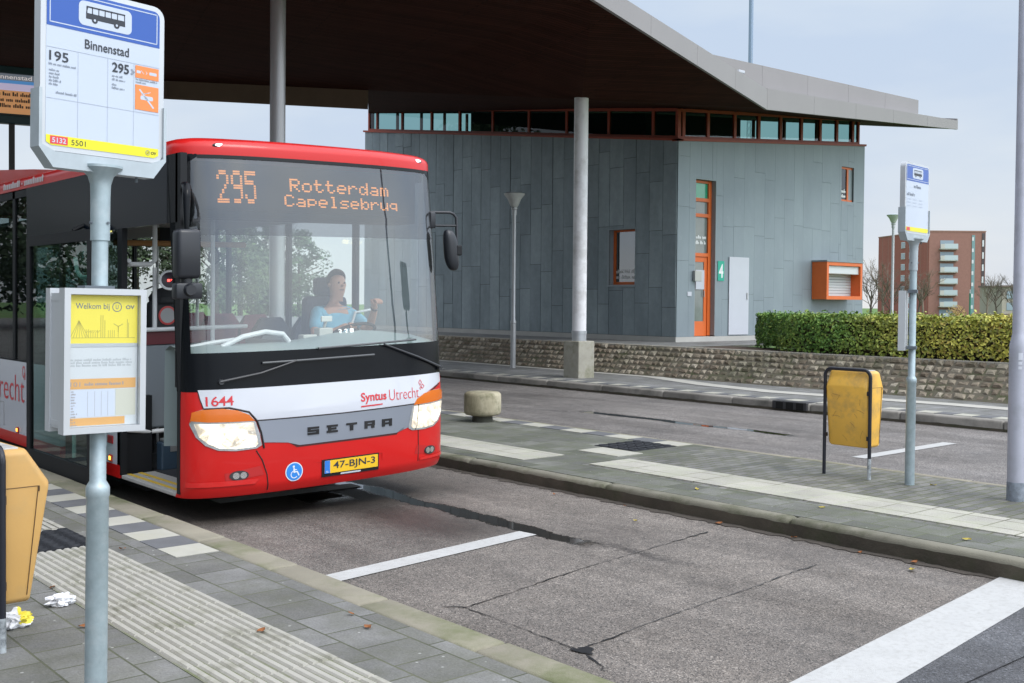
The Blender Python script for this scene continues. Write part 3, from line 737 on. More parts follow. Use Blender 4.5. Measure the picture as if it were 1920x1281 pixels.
# the tall orange door strip
fr = MB(); X0, X1 = door_o[0]-WX, door_o[1]-WX; Z0, Z1 = .15, 4.17; D = .17
fr.box(X1-.14, X1-.02, D-.05, D+.05, Z0, Z1); fr.box(X0, X0+.05, D-.05, D+.05, Z0, Z1)
for z in (2.20, 3.22, 3.62, 4.10): fr.box(X0+.05, X1-.14, D-.05, D+.05, z, z+(.09 if z < 4 else .06))
o = fr.build('door_frame', m_orange, bld)
mb = MB(); mb.box(X0+.05, X1-.14, D-.005, D+.005, 2.29, 3.22); mb.box(X0+.05, X1-.14, D-.005, D+.005, 3.31, 3.62); mb.build('transom_pane', m_pgrey, o)
mb = MB(); mb.box(X0+.05, X1-.14, D-.008, D+.004, 3.71, 4.10); mb.build('green_pane', M('green_film', (.02, .30, .16), .15, coat=.6), o)
mb = MB(); rn = random.Random(5)
for q in range(2): scribble(mb, X0+.06, X1-.15, 2.52+q*.14, .09, D-.012, rn, fill=.8)
mb.build('pane_lettering', M('white_vinyl', (.7, .72, .72), .6), o)
mb = MB(); mb.box(X0+.02, X0+.10, D-.02, D+.03, .14, 2.2); mb.box(X1-.26, X1-.142, D-.02, D+.03, .14, 2.2); mb.box(X0+.10, X1-.26, D-.02, D+.03, .14, .52); mb.box(X0+.10, X1-.26, D-.02, D+.03, 2.06, 2.2)
dr = mb.build('door', m_orange, bld)
mb = MB(); mb.box(X0+.10, X1-.26, D-.004, D+.006, .52, 2.06); mb.build('door_pane', m_pgrey, dr)
mb = MB(); mb.box(X0+.22, X1-.26, D-.035, D-.022, 1.35, 1.85); mb.build('notice', m_white, dr)
mb = MB(); mb.tube([(X1-.28, D-.05, 1.15), (X1-.28, D-.05, 1.32)], .012); mb.build('door_handle', M('steel', (.5, .5, .5), .3, 1), dr)
mb = MB(); mb.box(X1-.015, X1+.0, -.02, D+.05, Z0, Z1); mb.box(X0-.02, X0, -.02, D+.05, Z0, Z1); mb.box(X0, X1, -.02, D+.05, Z1, Z1+.02); mb.build('door_reveal', M('zinc_trim', (.24, .28, .30), .5, .2), bld)
mb = MB(); mb.box(.60, .86, -.11, -.028, 1.55, 1.82, .01); mb.build('intercom', M('brushed_metal', (.42, .42, .40), .4, .7), bld)
mb = MB(); mb.box(.40, .56, -.034, -.028, 1.17, 1.28); mb.build('name_plate', m_white, bld)
# green house-number plate
mb = MB(); mb.box(1.60, 1.86, -.036, -.0285, 1.58, 2.10); o = mb.build('number_plate', M('teal_plate', (.015, .33, .23), .5), bld)
mb = MB(); text_box(mb, '4', 1.64, 1.66, 1.82, 2.02, -.0375, .02); mb.build('numeral', M('white_vinyl', (.7, .72, .72), .6), o)
# flush white service door
mb = MB(); mb.box(2.06, 2.90, -.05, -.028, .16, 2.22, .006); o = mb.build('service_door', m_white, bld)
mb = MB(); mb.box(2.80, 2.83, -.075, -.05, 1.10, 1.28, .006); mb.build('door_handle', M('steel', (.5, .5, .5), .3, 1), o)
# narrow upper window
mb = MB(); X0, X1, Z0, Z1 = up_o[0]-WX, up_o[1]-WX, up_o[2]-.8, up_o[3]-.8; D = .06
mb.box(X0+.36, X0+.44, D-.03, D+.03, Z0, Z1); mb.box(X0, X0+.03, D-.03, D+.03, Z0, Z1); mb.box(X0, X1, D-.025, D+.025, Z0, Z0+.06); mb.box(X0, X1, D-.025, D+.025, Z1-.06, Z1)
o = mb.build('window', m_orange, bld)
mb = MB(); mb.box(X0+.03, X0+.36, D-.005, D+.005, Z0+.06, Z1-.06); mb.build('pane', m_gl_dark, o)
mb = MB(); mb.box(X0+.44, X1, D-.02, D+.02, Z0+.06, Z1-.06); mb.box(X1, X1+.02, -.02, D+.02, Z0, Z1); mb.box(X0-.02, X0, -.02, D+.02, Z0, Z1); mb.box(X0, X1, -.02, D, Z0-.02, Z0); mb.build('reveal', M('zinc_trim', (.24, .28, .30), .5, .2), o)
mb = MB(); rn = random.Random(9)
for q in range(2): scribble(mb, X0+.05, X0+.34, Z0+.12+q*.14, .1, D-.012, rn, fill=.85)
mb.build('pane_lettering', M('white_vinyl', (.7, .72, .72), .6), o)
# projecting orange ticket window with roller shutter
bx0, bx1, by0, bz0, bz1 = 26.95-WX, 28.78-WX, -.52, 1.13, 2.20
mb = MB()
mb.box(bx0, bx0+.10, by0, -.03, bz0, bz1); mb.box(bx1-.10, bx1, by0, -.03, bz0, bz1); mb.box(bx0+.10, bx1-.10, by0, -.03, bz0, bz0+.10); mb.box(bx0+.10, bx1-.10, by0, -.03, bz1-.10, bz1)
o = mb.build('ticket_window', m_orange, bld)
mb = MB(); mb.box(bx0-.02, bx1+.02, by0-.02, -.03, bz1+.002, bz1+.045); mb.build('flashing', m_zinc, o)
mb = MB(); mb.box(bx0+.10, bx1-.10, by0+.06, by0+.26, bz1-.34, bz1-.10, .02); mb.build('shutter_box', M('light_alu', (.55, .57, .58), .45, .2), o)
mb = MB(); z = bz0+.10
k = 0
while z < bz1-.3:
    mb.box(bx0+.10, bx1-.10, -.20 - (.004 if k % 2 else 0), -.18, z+.003, z+.075, .006); z += .08; k += 1
mb.build('roller_shutter', M('shutter_alu', (.46, .50, .52), .5, .2), o)

# ================================================================ CANOPY
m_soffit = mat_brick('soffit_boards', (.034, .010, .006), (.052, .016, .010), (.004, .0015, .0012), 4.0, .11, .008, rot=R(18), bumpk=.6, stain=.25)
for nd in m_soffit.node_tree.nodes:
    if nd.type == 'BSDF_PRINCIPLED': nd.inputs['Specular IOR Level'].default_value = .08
m_fascia = M('fascia_panel', (.235, .222, .225), .6, var=.05, vs=.6)
m_roofing = M('roof_felt', (.30, .29, .28), .85, var=.1, vs=1)
m_brownf = M('inner_fascia_wood', (.16, .105, .072), .7, var=.12, vs=2)
can = thing('station_canopy', 'huge dark timber canopy roof with pale grey edge over the bus bays', 'canopy', (16.6, 17.1, .15))
CL = Vector((16.6, 17.1, .15))
def cl(p): return (p[0]-CL.x, p[1]-CL.y, p[2]-CL.z)
A = (21.5, 15.8, 6.42); TIP = (32.6, 16.8, 7.27); TB = (33.6, 33.4, 9.9); N_ = (21.3, 32.6, 8.36); T_ = (16.64, 17.1, 6.19); WC = (21.05, 18.2, 6.72)
B = (12.3, 12.4, 6.62); B2 = (1.0, 8.2, 6.9); E1 = (14.6, 22.4, 6.86); E2 = (11.4, 26.6, 7.26); E3 = (1.2, 38.8, 8.6)
V = [A, TIP, TB, N_, T_, WC, B, B2, E1, E2, E3]
F = [(4, 0, 5), (0, 1, 5), (5, 1, 2), (5, 2, 3), (4, 5, 3), (4, 3, 8), (6, 0, 4), (6, 4, 8), (7, 6, 8), (7, 8, 9), (7, 9, 10)]
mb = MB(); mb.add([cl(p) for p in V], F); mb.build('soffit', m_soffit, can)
mb = MB(); mb.add([cl((p[0], p[1], p[2]+(.2 if p in (TIP, TB, B, B2) else .40))) for p in V], F); mb.build('roof_deck', m_roofing, can)
def fascia(mb, a, b, h0, h1, h2=None, h3=None, th=.06, joint=1.6):
    """panel run from a to b with fine joints, z from +h0 to +h1 at a (h2, h3 at b)"""
    h2 = h0 if h2 is None else h2; h3 = h1 if h3 is None else h3
    a, b = Vector(a), Vector(b); L = (b-a).length; n = max(1, int(L/joint)); d = (b-a).normalized(); nrm = Vector((d.y, -d.x, 0)).normalized()
    for i in range(n):
        t0, t1 = i/n+.004/L, (i+1)/n-.004/L; P = []
        for t in (t0, t1):
            p = a+(b-a)*t; lo, hi = h0+(h2-h0)*t, h1+(h3-h1)*t
            P.append([cl(p+Vector((0, 0, lo))), cl(p+Vector((0, 0, hi))), cl(p+nrm*th+Vector((0, 0, lo))), cl(p+nrm*th+Vector((0, 0, hi)))])
        (a0, a1, a2, a3), (c0, c1, c2, c3) = P
        mb.add([a0, a1, a2, a3, c0, c1, c2, c3], [(0, 4, 5, 1), (2, 3, 7, 6), (1, 5, 7, 3), (0, 2, 6, 4), (0, 1, 3, 2), (4, 6, 7, 5)])
mb = MB()
fascia(mb, A, B, -.03, .45, -.03, .30, joint=2.4); fascia(mb, B, B2, -.03, .30, joint=2.4); fascia(mb, B2, E3, -.03, .47, joint=3); fascia(mb, TIP, A, -.03, .24, -.03, .47, joint=2.2)
fascia(mb, TB, TIP, -.03, .3, joint=3)
mb.build('fascia', m_fascia, can)
mb = MB(); fascia(mb, E1, E2, -.45, .4, joint=3); fascia(mb, E2, E3, -.45, .4, joint=3)
mb.build('inner_fascia', m_brownf, can)
mb = MB()   # upper kerb of the roof, set back
a1_, b1_ = (20.9, 17.0, 7.02), (32.2, 17.9, 7.72)
fascia(mb, b1_, a1_, .05, .52, .05, .78, .2, 2.1); mb.build('upper_parapet', m_fascia, can)
mb = MB(); fascia(mb, (b1_[0]+.15, b1_[1]-.1, b1_[2]), (a1_[0], a1_[1]-.1, a1_[2]), -.02, .07, -.02, .07, .25, 30); mb.build('roof_gutter', M('gutter_zinc', (.5, .52, .55), .4, .4), can)
m_col = M('column_paint', (.74, .74, .76), .35, var=.03, vs=2, dirt=(.42, .41, .40), ds=1.3)
mb = MB(); mb.lathe([(.155, .79), (.155, 6.2)], .04, 0, 28); o = mb.build('column', m_col, can, smooth=True)
mb = MB(); mb.lathe([(.158, .70), (.158, .95), (.168, .95), (.168, 1.02), (.158, 1.02)], .04, 0, 28); mb.build('column_shoe', M('galv', (.45, .47, .49), .4, .5), o, smooth=True)
mb = MB(); mb.box(-.20, .28, -.24, .24, -.02, .80, .02); mb.build('concrete_base', M('block_concrete', (.36, .345, .29), .9, var=.2, vs=3, bump=.4, dirt=(.20, .20, .13), ds=2.5), o)
mb = MB(); mb.lathe([(.12, -.02), (.12, 7.0)], 8.38-CL.x, 15.4-CL.y, 28); mb.build('column', M('column_paint_grey', (.36, .36, .37), .3, .3), can, smooth=True)
# little camera on the roof edge
t = thing('security_camera', 'small white security camera on the canopy roof edge', 'camera', (20.10, 15.50, 6.92))
mb = MB(); mb.box(-.11, .11, -.035, .035, .08, .15, .015); mb.build('camera_housing', m_white, t)
mb = MB(); mb.tube([(0, 0, -.10), (0, 0, .09)], .016); mb.build('bracket', M('galv', (.45, .47, .49), .4, .5), t)
# ================================================================ STREET FURNITURE
m_galv = M('galvanised_steel', (.36, .44, .47), .48, .45, var=.16, vs=14, dirt=(.50, .56, .58, .5), ds=18)
m_galv2 = M('galvanised_steel_light', (.40, .45, .48), .5, .35, var=.1, vs=10)
m_alu = M('alu_profile', (.50, .52, .54), .42, .35, var=.04, vs=3)
m_signw = M('sign_white', (.47, .525, .61), .35, var=.02, vs=2)
m_blue = M('sign_blue', (.02, .085, .36), .35)
m_black = M('print_black', (.02, .025, .035), .5)
m_grey = M('print_grey', (.22, .25, .30), .5)
m_faint = M('print_faint', (.44, .49, .58), .5)
m_yel = M('sign_yellow', (.72, .66, .015), .4)
m_red = M('sign_red', (.62, .045, .06), .4)
m_orp = M('sign_orange', (.74, .22, .055), .4)
m_shade = M('sign_edge_dark', (.10, .12, .14), .5)

def bus_pictogram(mb, holes, x0, x1, z0, y, fl=1):
    W = x1-x0; H = W*.36
    P = lambda a, b: (x0+W*a, y, z0+H*b)
    mb.add([P(0, .18), P(1, .18), P(1, .55), P(0, .55)], [(0, 1, 2, 3)])
    mb.add([P(.0, .55), P(.03, 1.0), P(1, 1.0), P(1, .9), P(.05, .9), P(.02, .55)], [(0, 1, 4, 5), (1, 2, 3, 4)])
    for a in (.02, .16, .32, .48, .64, .80, .985): mb.add([P(a-.012, .5), P(a+.012, .5), P(a+.012, 1), P(a-.012, 1)], [(0, 1, 2, 3)])
    for cx in (.22, .78):
        n = 18; mb.add([(x0+W*cx+W*.075*math.cos(6.2832*k/n), y-.0004, z0+H*.16+W*.075*math.sin(6.2832*k/n)) for k in range(n)], [tuple(range(n))])
        holes.add([(x0+W*cx+W*.028*math.cos(6.2832*k/n), y-.0008, z0+H*.16+W*.028*math.sin(6.2832*k/n)) for k in range(n)], [tuple(range(n))])

def bus_stop(label, loc, rz, near=True, case_rz=0.0, case_dx=0.0, z_collar=.88, z_br=2.15, lean=0.0, case=(.86, 1.64), slim=False):
    t = thing('bus_stop_sign', label, 'bus stop sign', loc, rz, 'bus stop signs')
    if lean: t.rotation_euler = (0, lean, rz)
    seg = 28
    mb = MB()
    mb.lathe([(.0435, -.02), (.0435, z_collar-.035), (.047, z_collar-.03), (.047, z_collar+.0), (.043, z_collar+.012), (.032, z_collar+.03), (.0315, z_br-.22)], 0, 0, seg)
    mb.build('pole', m_galv, t, smooth=True)
    mb = MB()   # socket and flared neck under the panel
    mb.lathe([(.0375, z_br-.27), (.038, z_br-.10), (.040, z_br-.045), (.050, z_br-.012), (.085, z_br+.02), (.085, z_br+.03)], 0, 0, seg)
    s_ = mb.build('socket', m_galv2 if not near else m_galv, t, smooth=True)
    for a, b in (((.012, -.042, z_br-.2), (.012, -.03, z_br-.2)), ((-.045, 0, z_br-.2), (-.03, 0, z_br-.2)), ((.16, .0, z_br+.005), (.16, 0, z_br-.02))):
        mb = MB(); mb.tube([a, b], .006, 8); mb.build('bolt', m_shade, s_)
    hw, z0, z1 = .268, z_br+.065, z_br+.715
    mb = MB()   # holder: trough with upturned arms
    prof = [(-hw-.008, z_br+.30), (-hw-.008, z_br+.075), (-hw+.05, z_br), (hw-.05, z_br), (hw+.008, z_br+.075), (hw+.008, z_br+.30), (hw-.004, z_br+.30), (hw-.004, z_br+.085), (hw-.058, z_br+.062), (-hw+.058, z_br+.062), (-hw+.004, z_br+.085), (-hw+.004, z_br+.30)]
    n = len(prof); a, b = -.034, .034
    vs = [(x, a, z) for x, z in prof]+[(x, b, z) for x, z in prof]
    fs = [(0, 1, 10, 11), (1, 2, 9, 10), (2, 3, 8, 9), (3, 4, 7, 8), (4, 5, 6, 7)]
    fs = fs+[tuple(n+i for i in f) for f in fs]+[(i, (i+1) % n, n+(i+1) % n, n+i) for i in range(n)]
    mb.add(vs, fs); mb.build('holder', m_galv2, t)
    mb = MB(); mb.prism(rrect(-hw, z0, hw, z1, .05), -.024, .024, 'y'); fr = mb.build('sign_frame', m_alu, t, smooth=True, angle=40)
    iw = hw-.022; y = -.0255; zb = z0+.02; zt = z1-.02
    mb = MB(); mb.prism(rrect(-iw, zb, iw, zt, .03), -.0252, -.023, 'y'); pl = mb.build('sign_panel', m_signw, t)
    y = -.0262
    mb = MB(); mb.prism(rrect(-iw+.001, zt-.150, iw-.001, zt-.001, .028)[:12]+[(-iw+.001, zt-.150), (iw-.001, zt-.150)], y, y+.0006, 'y'); mb.build('blue_field', m_blue, pl)
    mb = MB()
    for q in ((-iw+.012, zt-.137, iw-.012, zt-.133), (-iw+.012, zt-.016, iw-.012, zt-.012), (-iw+.012, zt-.137, -iw+.016, zt-.012), (iw-.016, zt-.137, iw-.012, zt-.012)): mb.box(q[0], q[2], y-.0006, y-.0002, q[1], q[3])
    mb.prism(rrect(-.115, zt-.122, .115, zt-.026, .022), y-.0009, y-.0003, 'y'); mb.build('bus_plaque', m_signw, pl)
    mb = MB(); hl = MB(); bus_pictogram(mb, hl, -.085, .085, zt-.105, y-.0014); mb.build('bus_symbol', m_black, pl); hl.build('bus_symbol_hub', m_signw, pl)
    zl = zb+.040
    mb = MB(); mb.add([(-iw+.002, y, zb+.012), (-iw+.022, y, zb+.001), (iw-.022, y, zb+.001), (iw-.002, y, zb+.012), (iw-.002, y, zl), (-iw+.002, y, zl)], [(0, 1, 2, 3, 4, 5)]); mb.build('yellow_strip', m_yel, pl)
    mb = MB(); mb.box(-iw+.018, -iw+.090, y-.0009, y-.0004, zb+.006, zl-.003); mb.build('red_field', m_red, pl)
    if near:
        mb = MB(); text_box(mb, '5132', -iw+.026, zb+.011, -iw+.083, zl-.009, y-.0014, .02); mb.build('stop_number', m_signw, pl)
        b_, g_, f_ = MB(), MB(), MB(); rn = random.Random(4)
        text_box(b_, '5501', -iw+.105, zb+.010, -iw+.165, zl-.009, y-.0009, .0)
        text_box(b_, 'Binnenstad', -.088, zt-.213, .104, zt-.176, y-.0009, .012)
        zt2 = zt-.232
        text_box(b_, '195', -iw+.012, zt2-.052, -iw+.090, zt2-.014, y-.0009, .012)
        text_box(b_, '295', .030, zt2-.052, .105, zt2-.012, y-.0009, .022)
        scribble(g_, -iw+.010, -iw+.125, zt2-.069, .009, y-.0009, rn)
        for q in range(5): scribble(g_, -iw+.012, -iw+.050+.014*rn.random(), zt2-.092-q*.0135, .0085, y-.0009, rn)
        scribble(g_, -iw+.04, -iw+.128, zt2-.176, .009, y-.0009, rn)
        for q, ww in enumerate((.05, .062)): scribble(g_, .030, .030+ww, zt2-.070-q*.0145, .0085, y-.0009, rn)
        for q, ww in enumerate((.024, .058)): scribble(g_, .030, .030+ww, zt2-.105-q*.0135, .0085, y-.0009, rn)
        # little star-shaped logo after the 295
        for (cx, cz, rr_) in ((.118, zt2-.030, .006), (.126, zt2-.037, .006), (.118, zt2-.045, .006)): g_.add([(cx+rr_, y-.001, cz), (cx, y-.001, cz+rr_), (cx-rr_, y-.001, cz), (cx, y-.001, cz-rr_), (cx+rr_*.45, y-.001, cz), (cx, y-.001, cz+rr_*.45), (cx-rr_*.45, y-.001, cz), (cx, y-.001, cz-rr_*.45)], [(0, 1, 5, 4), (1, 2, 6, 5), (2, 3, 7, 6), (3, 0, 4, 7)])
        n = 20
        for r1, cx in ((.0105, iw-.052),): g_.add([(cx+r_*math.cos(6.2832*k/n), y-.0014, zb+.020+r_*math.sin(6.2832*k/n)) for r_ in (r1, r1*.82) for k in range(n)], [(k, (k+1) % n, n+(k+1) % n, n+k) for k in range(n)])
        text_box(b_, 'U', iw-.056, zb+.015, iw-.048, zb+.025, y-.0014, .01); text_box(b_, 'OV', iw-.037, zb+.014, iw-.012, zb+.026, y-.0014, .02)
        b_.build('lettering', m_black, pl); g_.build('small_print', m_grey, pl)
        # grid of timetable fields
        for z in (zt2, zt2-.196): f_.box(-iw+.002, iw-.002, y-.0005, y-.0001, z-.0008, z+.0008)
        for x in (-.115, .012, .128): f_.box(x-.0007, x+.0007, y-.0005, y-.0001, zl+.002, zt2-.002)
        f_.build('grid_lines', m_faint, pl)
        mb = MB(); mb.box(.134, iw-.004, y-.0006, y-.0002, zt2-.056, zt2-.006); mb.box(.134, iw-.004, y-.0006, y-.0002, zt2-.186, zt2-.084); mb.build('orange_notice', m_orp, pl)
        mb = MB(); rn = random.Random(8)
        scribble(mb, .136, iw-.01, zt2-.066, .0075, y-.0009, rn); scribble(mb, .136, iw-.06, zt2-.077, .0075, y-.0009, rn); mb.build('small_print', m_grey, pl)
        mb = MB(); yy = y-.001
        mb.add([(.150, yy, zt2-.104), (.156, yy, zt2-.100), (.222, yy, zt2-.170), (.216, yy, zt2-.174)], [(0, 1, 2, 3)])
        mb.prism(rrect(.158, zt2-.143, .216, zt2-.126, .006), yy, yy+.0003, 'y')
        for q in range(3): mb.add([(.162+q*.016, yy, zt2-.120+.004*q), (.188+q*.008, yy, zt2-.112+.003*q), (.188+q*.008, yy, zt2-.115+.003*q), (.162+q*.016, yy, zt2-.123+.004*q)], [(0, 1, 2, 3)])
        mb.add([(.181, yy, zt2-.022), (.189, yy, zt2-.031), (.181, yy, zt2-.040), (.185, yy, zt2-.031)], [(0, 1, 3), (1, 2, 3)])
        mb.prism(rrect(.198, zt2-.037, .232, zt2-.025, .003), yy, yy+.0003, 'y'); mb.prism(rrect(.139, zt2-.037, .158, zt2-.026, .003), yy, yy+.0003, 'y'); mb.add([(.158, yy, zt2-.024), (.161, yy, zt2-.024), (.174, yy, zt2-.037), (.171, yy, zt2-.037)], [(0, 1, 2, 3)])
        mb.build('notice_symbol', m_signw, pl)
    else:
        b_, g_ = MB(), MB(); rn = random.Random(14)
        scribble(b_, -.08, .09, zt-.208, .030, y-.0009, rn); scribble(b_, -iw+.02, -iw+.19, zt-.285, .030, y-.0009, rn, .9)
        for q in range(9): scribble(g_, -iw+.02+.13*(q % 3), -iw+.10+.13*(q % 3), zt-.32-.03*(q//3), .010, y-.0009, rn)
        b_.build('lettering', m_grey, pl); g_.build('small_print', m_faint, pl)
    # timetable case clamped to the pole
    c0, c1 = case; ct = Matrix.Rotation(case_rz, 4, 'Z') @ Matrix.Translation((case_dx, 0, 0)) @ Matrix.Diagonal((1, .82, 1, 1))
    hw = .163
    def cb(mb, *q, **k): mb.box(*q, mat=ct, **k)
    mb = MB()
    for (ya, yb) in (((-.135, -.062),) if slim else ((-.135, -.062), (.062, .120))):
        cb(mb, -hw, -hw+.024, ya, yb, c0, c1); cb(mb, hw-.024, hw, ya, yb, c0, c1); cb(mb, -hw+.024, hw-.024, ya, yb, c0, c0+.024); cb(mb, -hw+.024, hw-.024, ya, yb, c1-.024, c1)
    cs = mb.build('timetable_case', m_alu, t)
    mb = MB(); cb(mb, -hw+.024, hw-.024, -.10, -.062, c0+.024, c1-.024)
    if not slim:
        cb(mb, -hw+.004, hw-.004, -.062, .062, c0+.03, c0+.05); cb(mb, -hw+.004, hw-.004, -.062, .062, c1-.05, c1-.03); cb(mb, -hw+.006, -hw+.016, -.062, .062, c0+.02, c1-.02); cb(mb, -hw+.024, hw-.024, .062, .09, c0+.024, c1-.024)
    mb.build('case_back', M('case_grey', (.50, .52, .54), .45, .3), cs)
    mb = MB(); cb(mb, -.06, .06, -.05, .05, c1-.02, c1+.012); cb(mb, -.06, .06, -.05, .05, c0+.01, c0+.04); mb.build('pole_clamp', m_shade, cs)
    yp = -.1015; pw = hw-.026
    def pp(name, mat, quads=(), fn=None, dy=0.0):
        mb = MB()
        for (x0, x1, z0_, z1_) in quads: cb(mb, x0, x1, yp-.0012-dy, yp-.0004-dy, z0_, z1_)
        if fn:
            k = MB(); fn(k); mb.add([ct @ Vector(p) for p in k.v], k.f)
        return mb.build(name, mat, cs)
    if near:
        zm = c0+.62*(c1-c0)
        pp('yellow_poster', M('poster_yellow', (.80, .67, .095), .5), [(-pw, pw, zm, c1-.026)])
        pp('timetable_sheet', M('poster_white', (.58, .60, .62), .5, var=.02), [(-pw, pw, c0+.026, zm-.014)])
        pp('case_divider', m_alu, [(-pw, pw, zm-.014, zm)], dy=.002)
        rn = random.Random(6); T = yp-.0016
        def pr(k):
            text_box(k, 'Welkom bij', -pw+.026, c1-.088, .022, c1-.058, T, .005)
            text_box(k, 'OV', .088, c1-.080, .124, c1-.064, T, .03); text_box(k, 'U', .047, c1-.081, .058, c1-.063, T, .01)
            n = 24
            for r1 in (.0195,): k.add([(.0525+r_*math.cos(6.2832*q/n), T, c1-.072+r_*math.sin(6.2832*q/n)) for r_ in (r1, r1*.84) for q in range(n)], [(q, (q+1) % n, n+(q+1) % n, n+q) for q in range(n)])
        pp('poster_lettering', M('poster_blue_grey', (.11, .15, .22), .5), fn=pr)
        def skyl(k):
            zz = zm+.022
            def seg(a, b, w_=.0009): 
                a, b = Vector((a[0], 0, a[1])), Vector((b[0], 0, b[1])); d_ = (b-a).normalized(); nn = Vector((-d_.z, 0, d_.x))*w_
                k.add([(p.x, T, p.z) for p in (a+nn, b+nn, b-nn, a-nn)], [(0, 1, 2, 3)])
            seg((-pw+.01, zz), (pw-.01, zz))
            for q in range(7): seg((-.098, zz+.068), (-.132+q*.012, zz))
            for q in range(6): seg((-.07+q*.009, zz), (-.07+q*.009, zz+.018+.02*rn.random())); seg((-.07+q*.009, zz+.02), (-.06+q*.009, zz+.03))
            for x, h in ((-.012, .09), (-.004, .09), (.004, .07), (.095, .075), (.10, .06)): seg((x, zz), (x, zz+h), .0012)
            for q in range(3): seg((.058, zz+.045), (.058+.022*math.cos(2.1*q+.5), zz+.045+.022*math.sin(2.1*q+.5)), .0014)
            seg((.058, zz), (.058, zz+.045)); 
            for q in range(4): seg((.018+q*.008, zz), (.018+q*.008, zz+.03)); 
        pp('poster_drawing', M('poster_olive', (.42, .36, .10), .6), fn=skyl)
        zb_ = c0+.026; zo = zb_+.26*(c1-c0)
        pp('timetable_band', m_orp if False else M('band_orange', (.66, .36, .13), .5), [(-pw+.002, pw-.006, zo, zo+.040), (-pw+.002, pw-.05, zb_+.004, zb_+.034)], dy=.001)
        pp('timetable_grid', M('poster_bluish', (.56, .60, .70), .5), [(-pw+.002, .045, zb_+.038, zo-.004)], dy=.001)
        pp('timetable_field', M('poster_cream', (.56, .55, .47), .5), [(.05, pw-.006, zb_+.038, zo-.004)], dy=.001)
        def tt(k):
            text_box(k, '101', -pw+.008, zo+.010, -pw+.046, zo+.028, T-.001, 0)
            scribble(k, -pw+.062, pw-.05, zo+.013, .013, T-.001, rn)
            for q in range(14): scribble(k, -pw+.01, -pw+.01+.03*rn.random()+.008, zo-.012-q*.011, .006, T-.001, rn)
            for x in (-.062, -.034, -.008, .018): k.box(x-.0005, x+.0005, T-.0012, T-.001, zb_+.04, zo-.01)
        pp('small_print', M('print_soft', (.33, .30, .30), .6), fn=tt)
        def cond(k):
            for q in range(3): scribble(k, -pw+.006, pw-.02, zo+.088+q*.011, .010, T, rn, .95)
        pp('blurred_lines', M('print_fog', (.40, .42, .44), .6), fn=cond)
    else:
        pp('timetable_sheet', M('poster_white', (.58, .60, .62), .5, var=.02), [(-pw, pw, c0+.026, c1-.026)])
    # pane over the sheets
    mb = MB(); cb(mb, -pw, pw, -.120, -.119, c0+.026, c1-.026); mb.build('case_pane', glass('case_pane_glass', (.97, .98, .98), 1.12), cs)
    return t
bus_stop('galvanised bus stop sign reading Binnenstad with timetable case, near the camera', (1.60, 4.43, .15), R(10), True, R(-9), -.014, .88, 2.15, R(.55), (1.115, 1.685))
bus_stop('galvanised bus stop sign standing on the island beside the scratched yellow bin', (9.43, 5.27, .127), R(6), False, R(199), .02, .98, 2.26, R(.3), (1.25, 1.80), True)

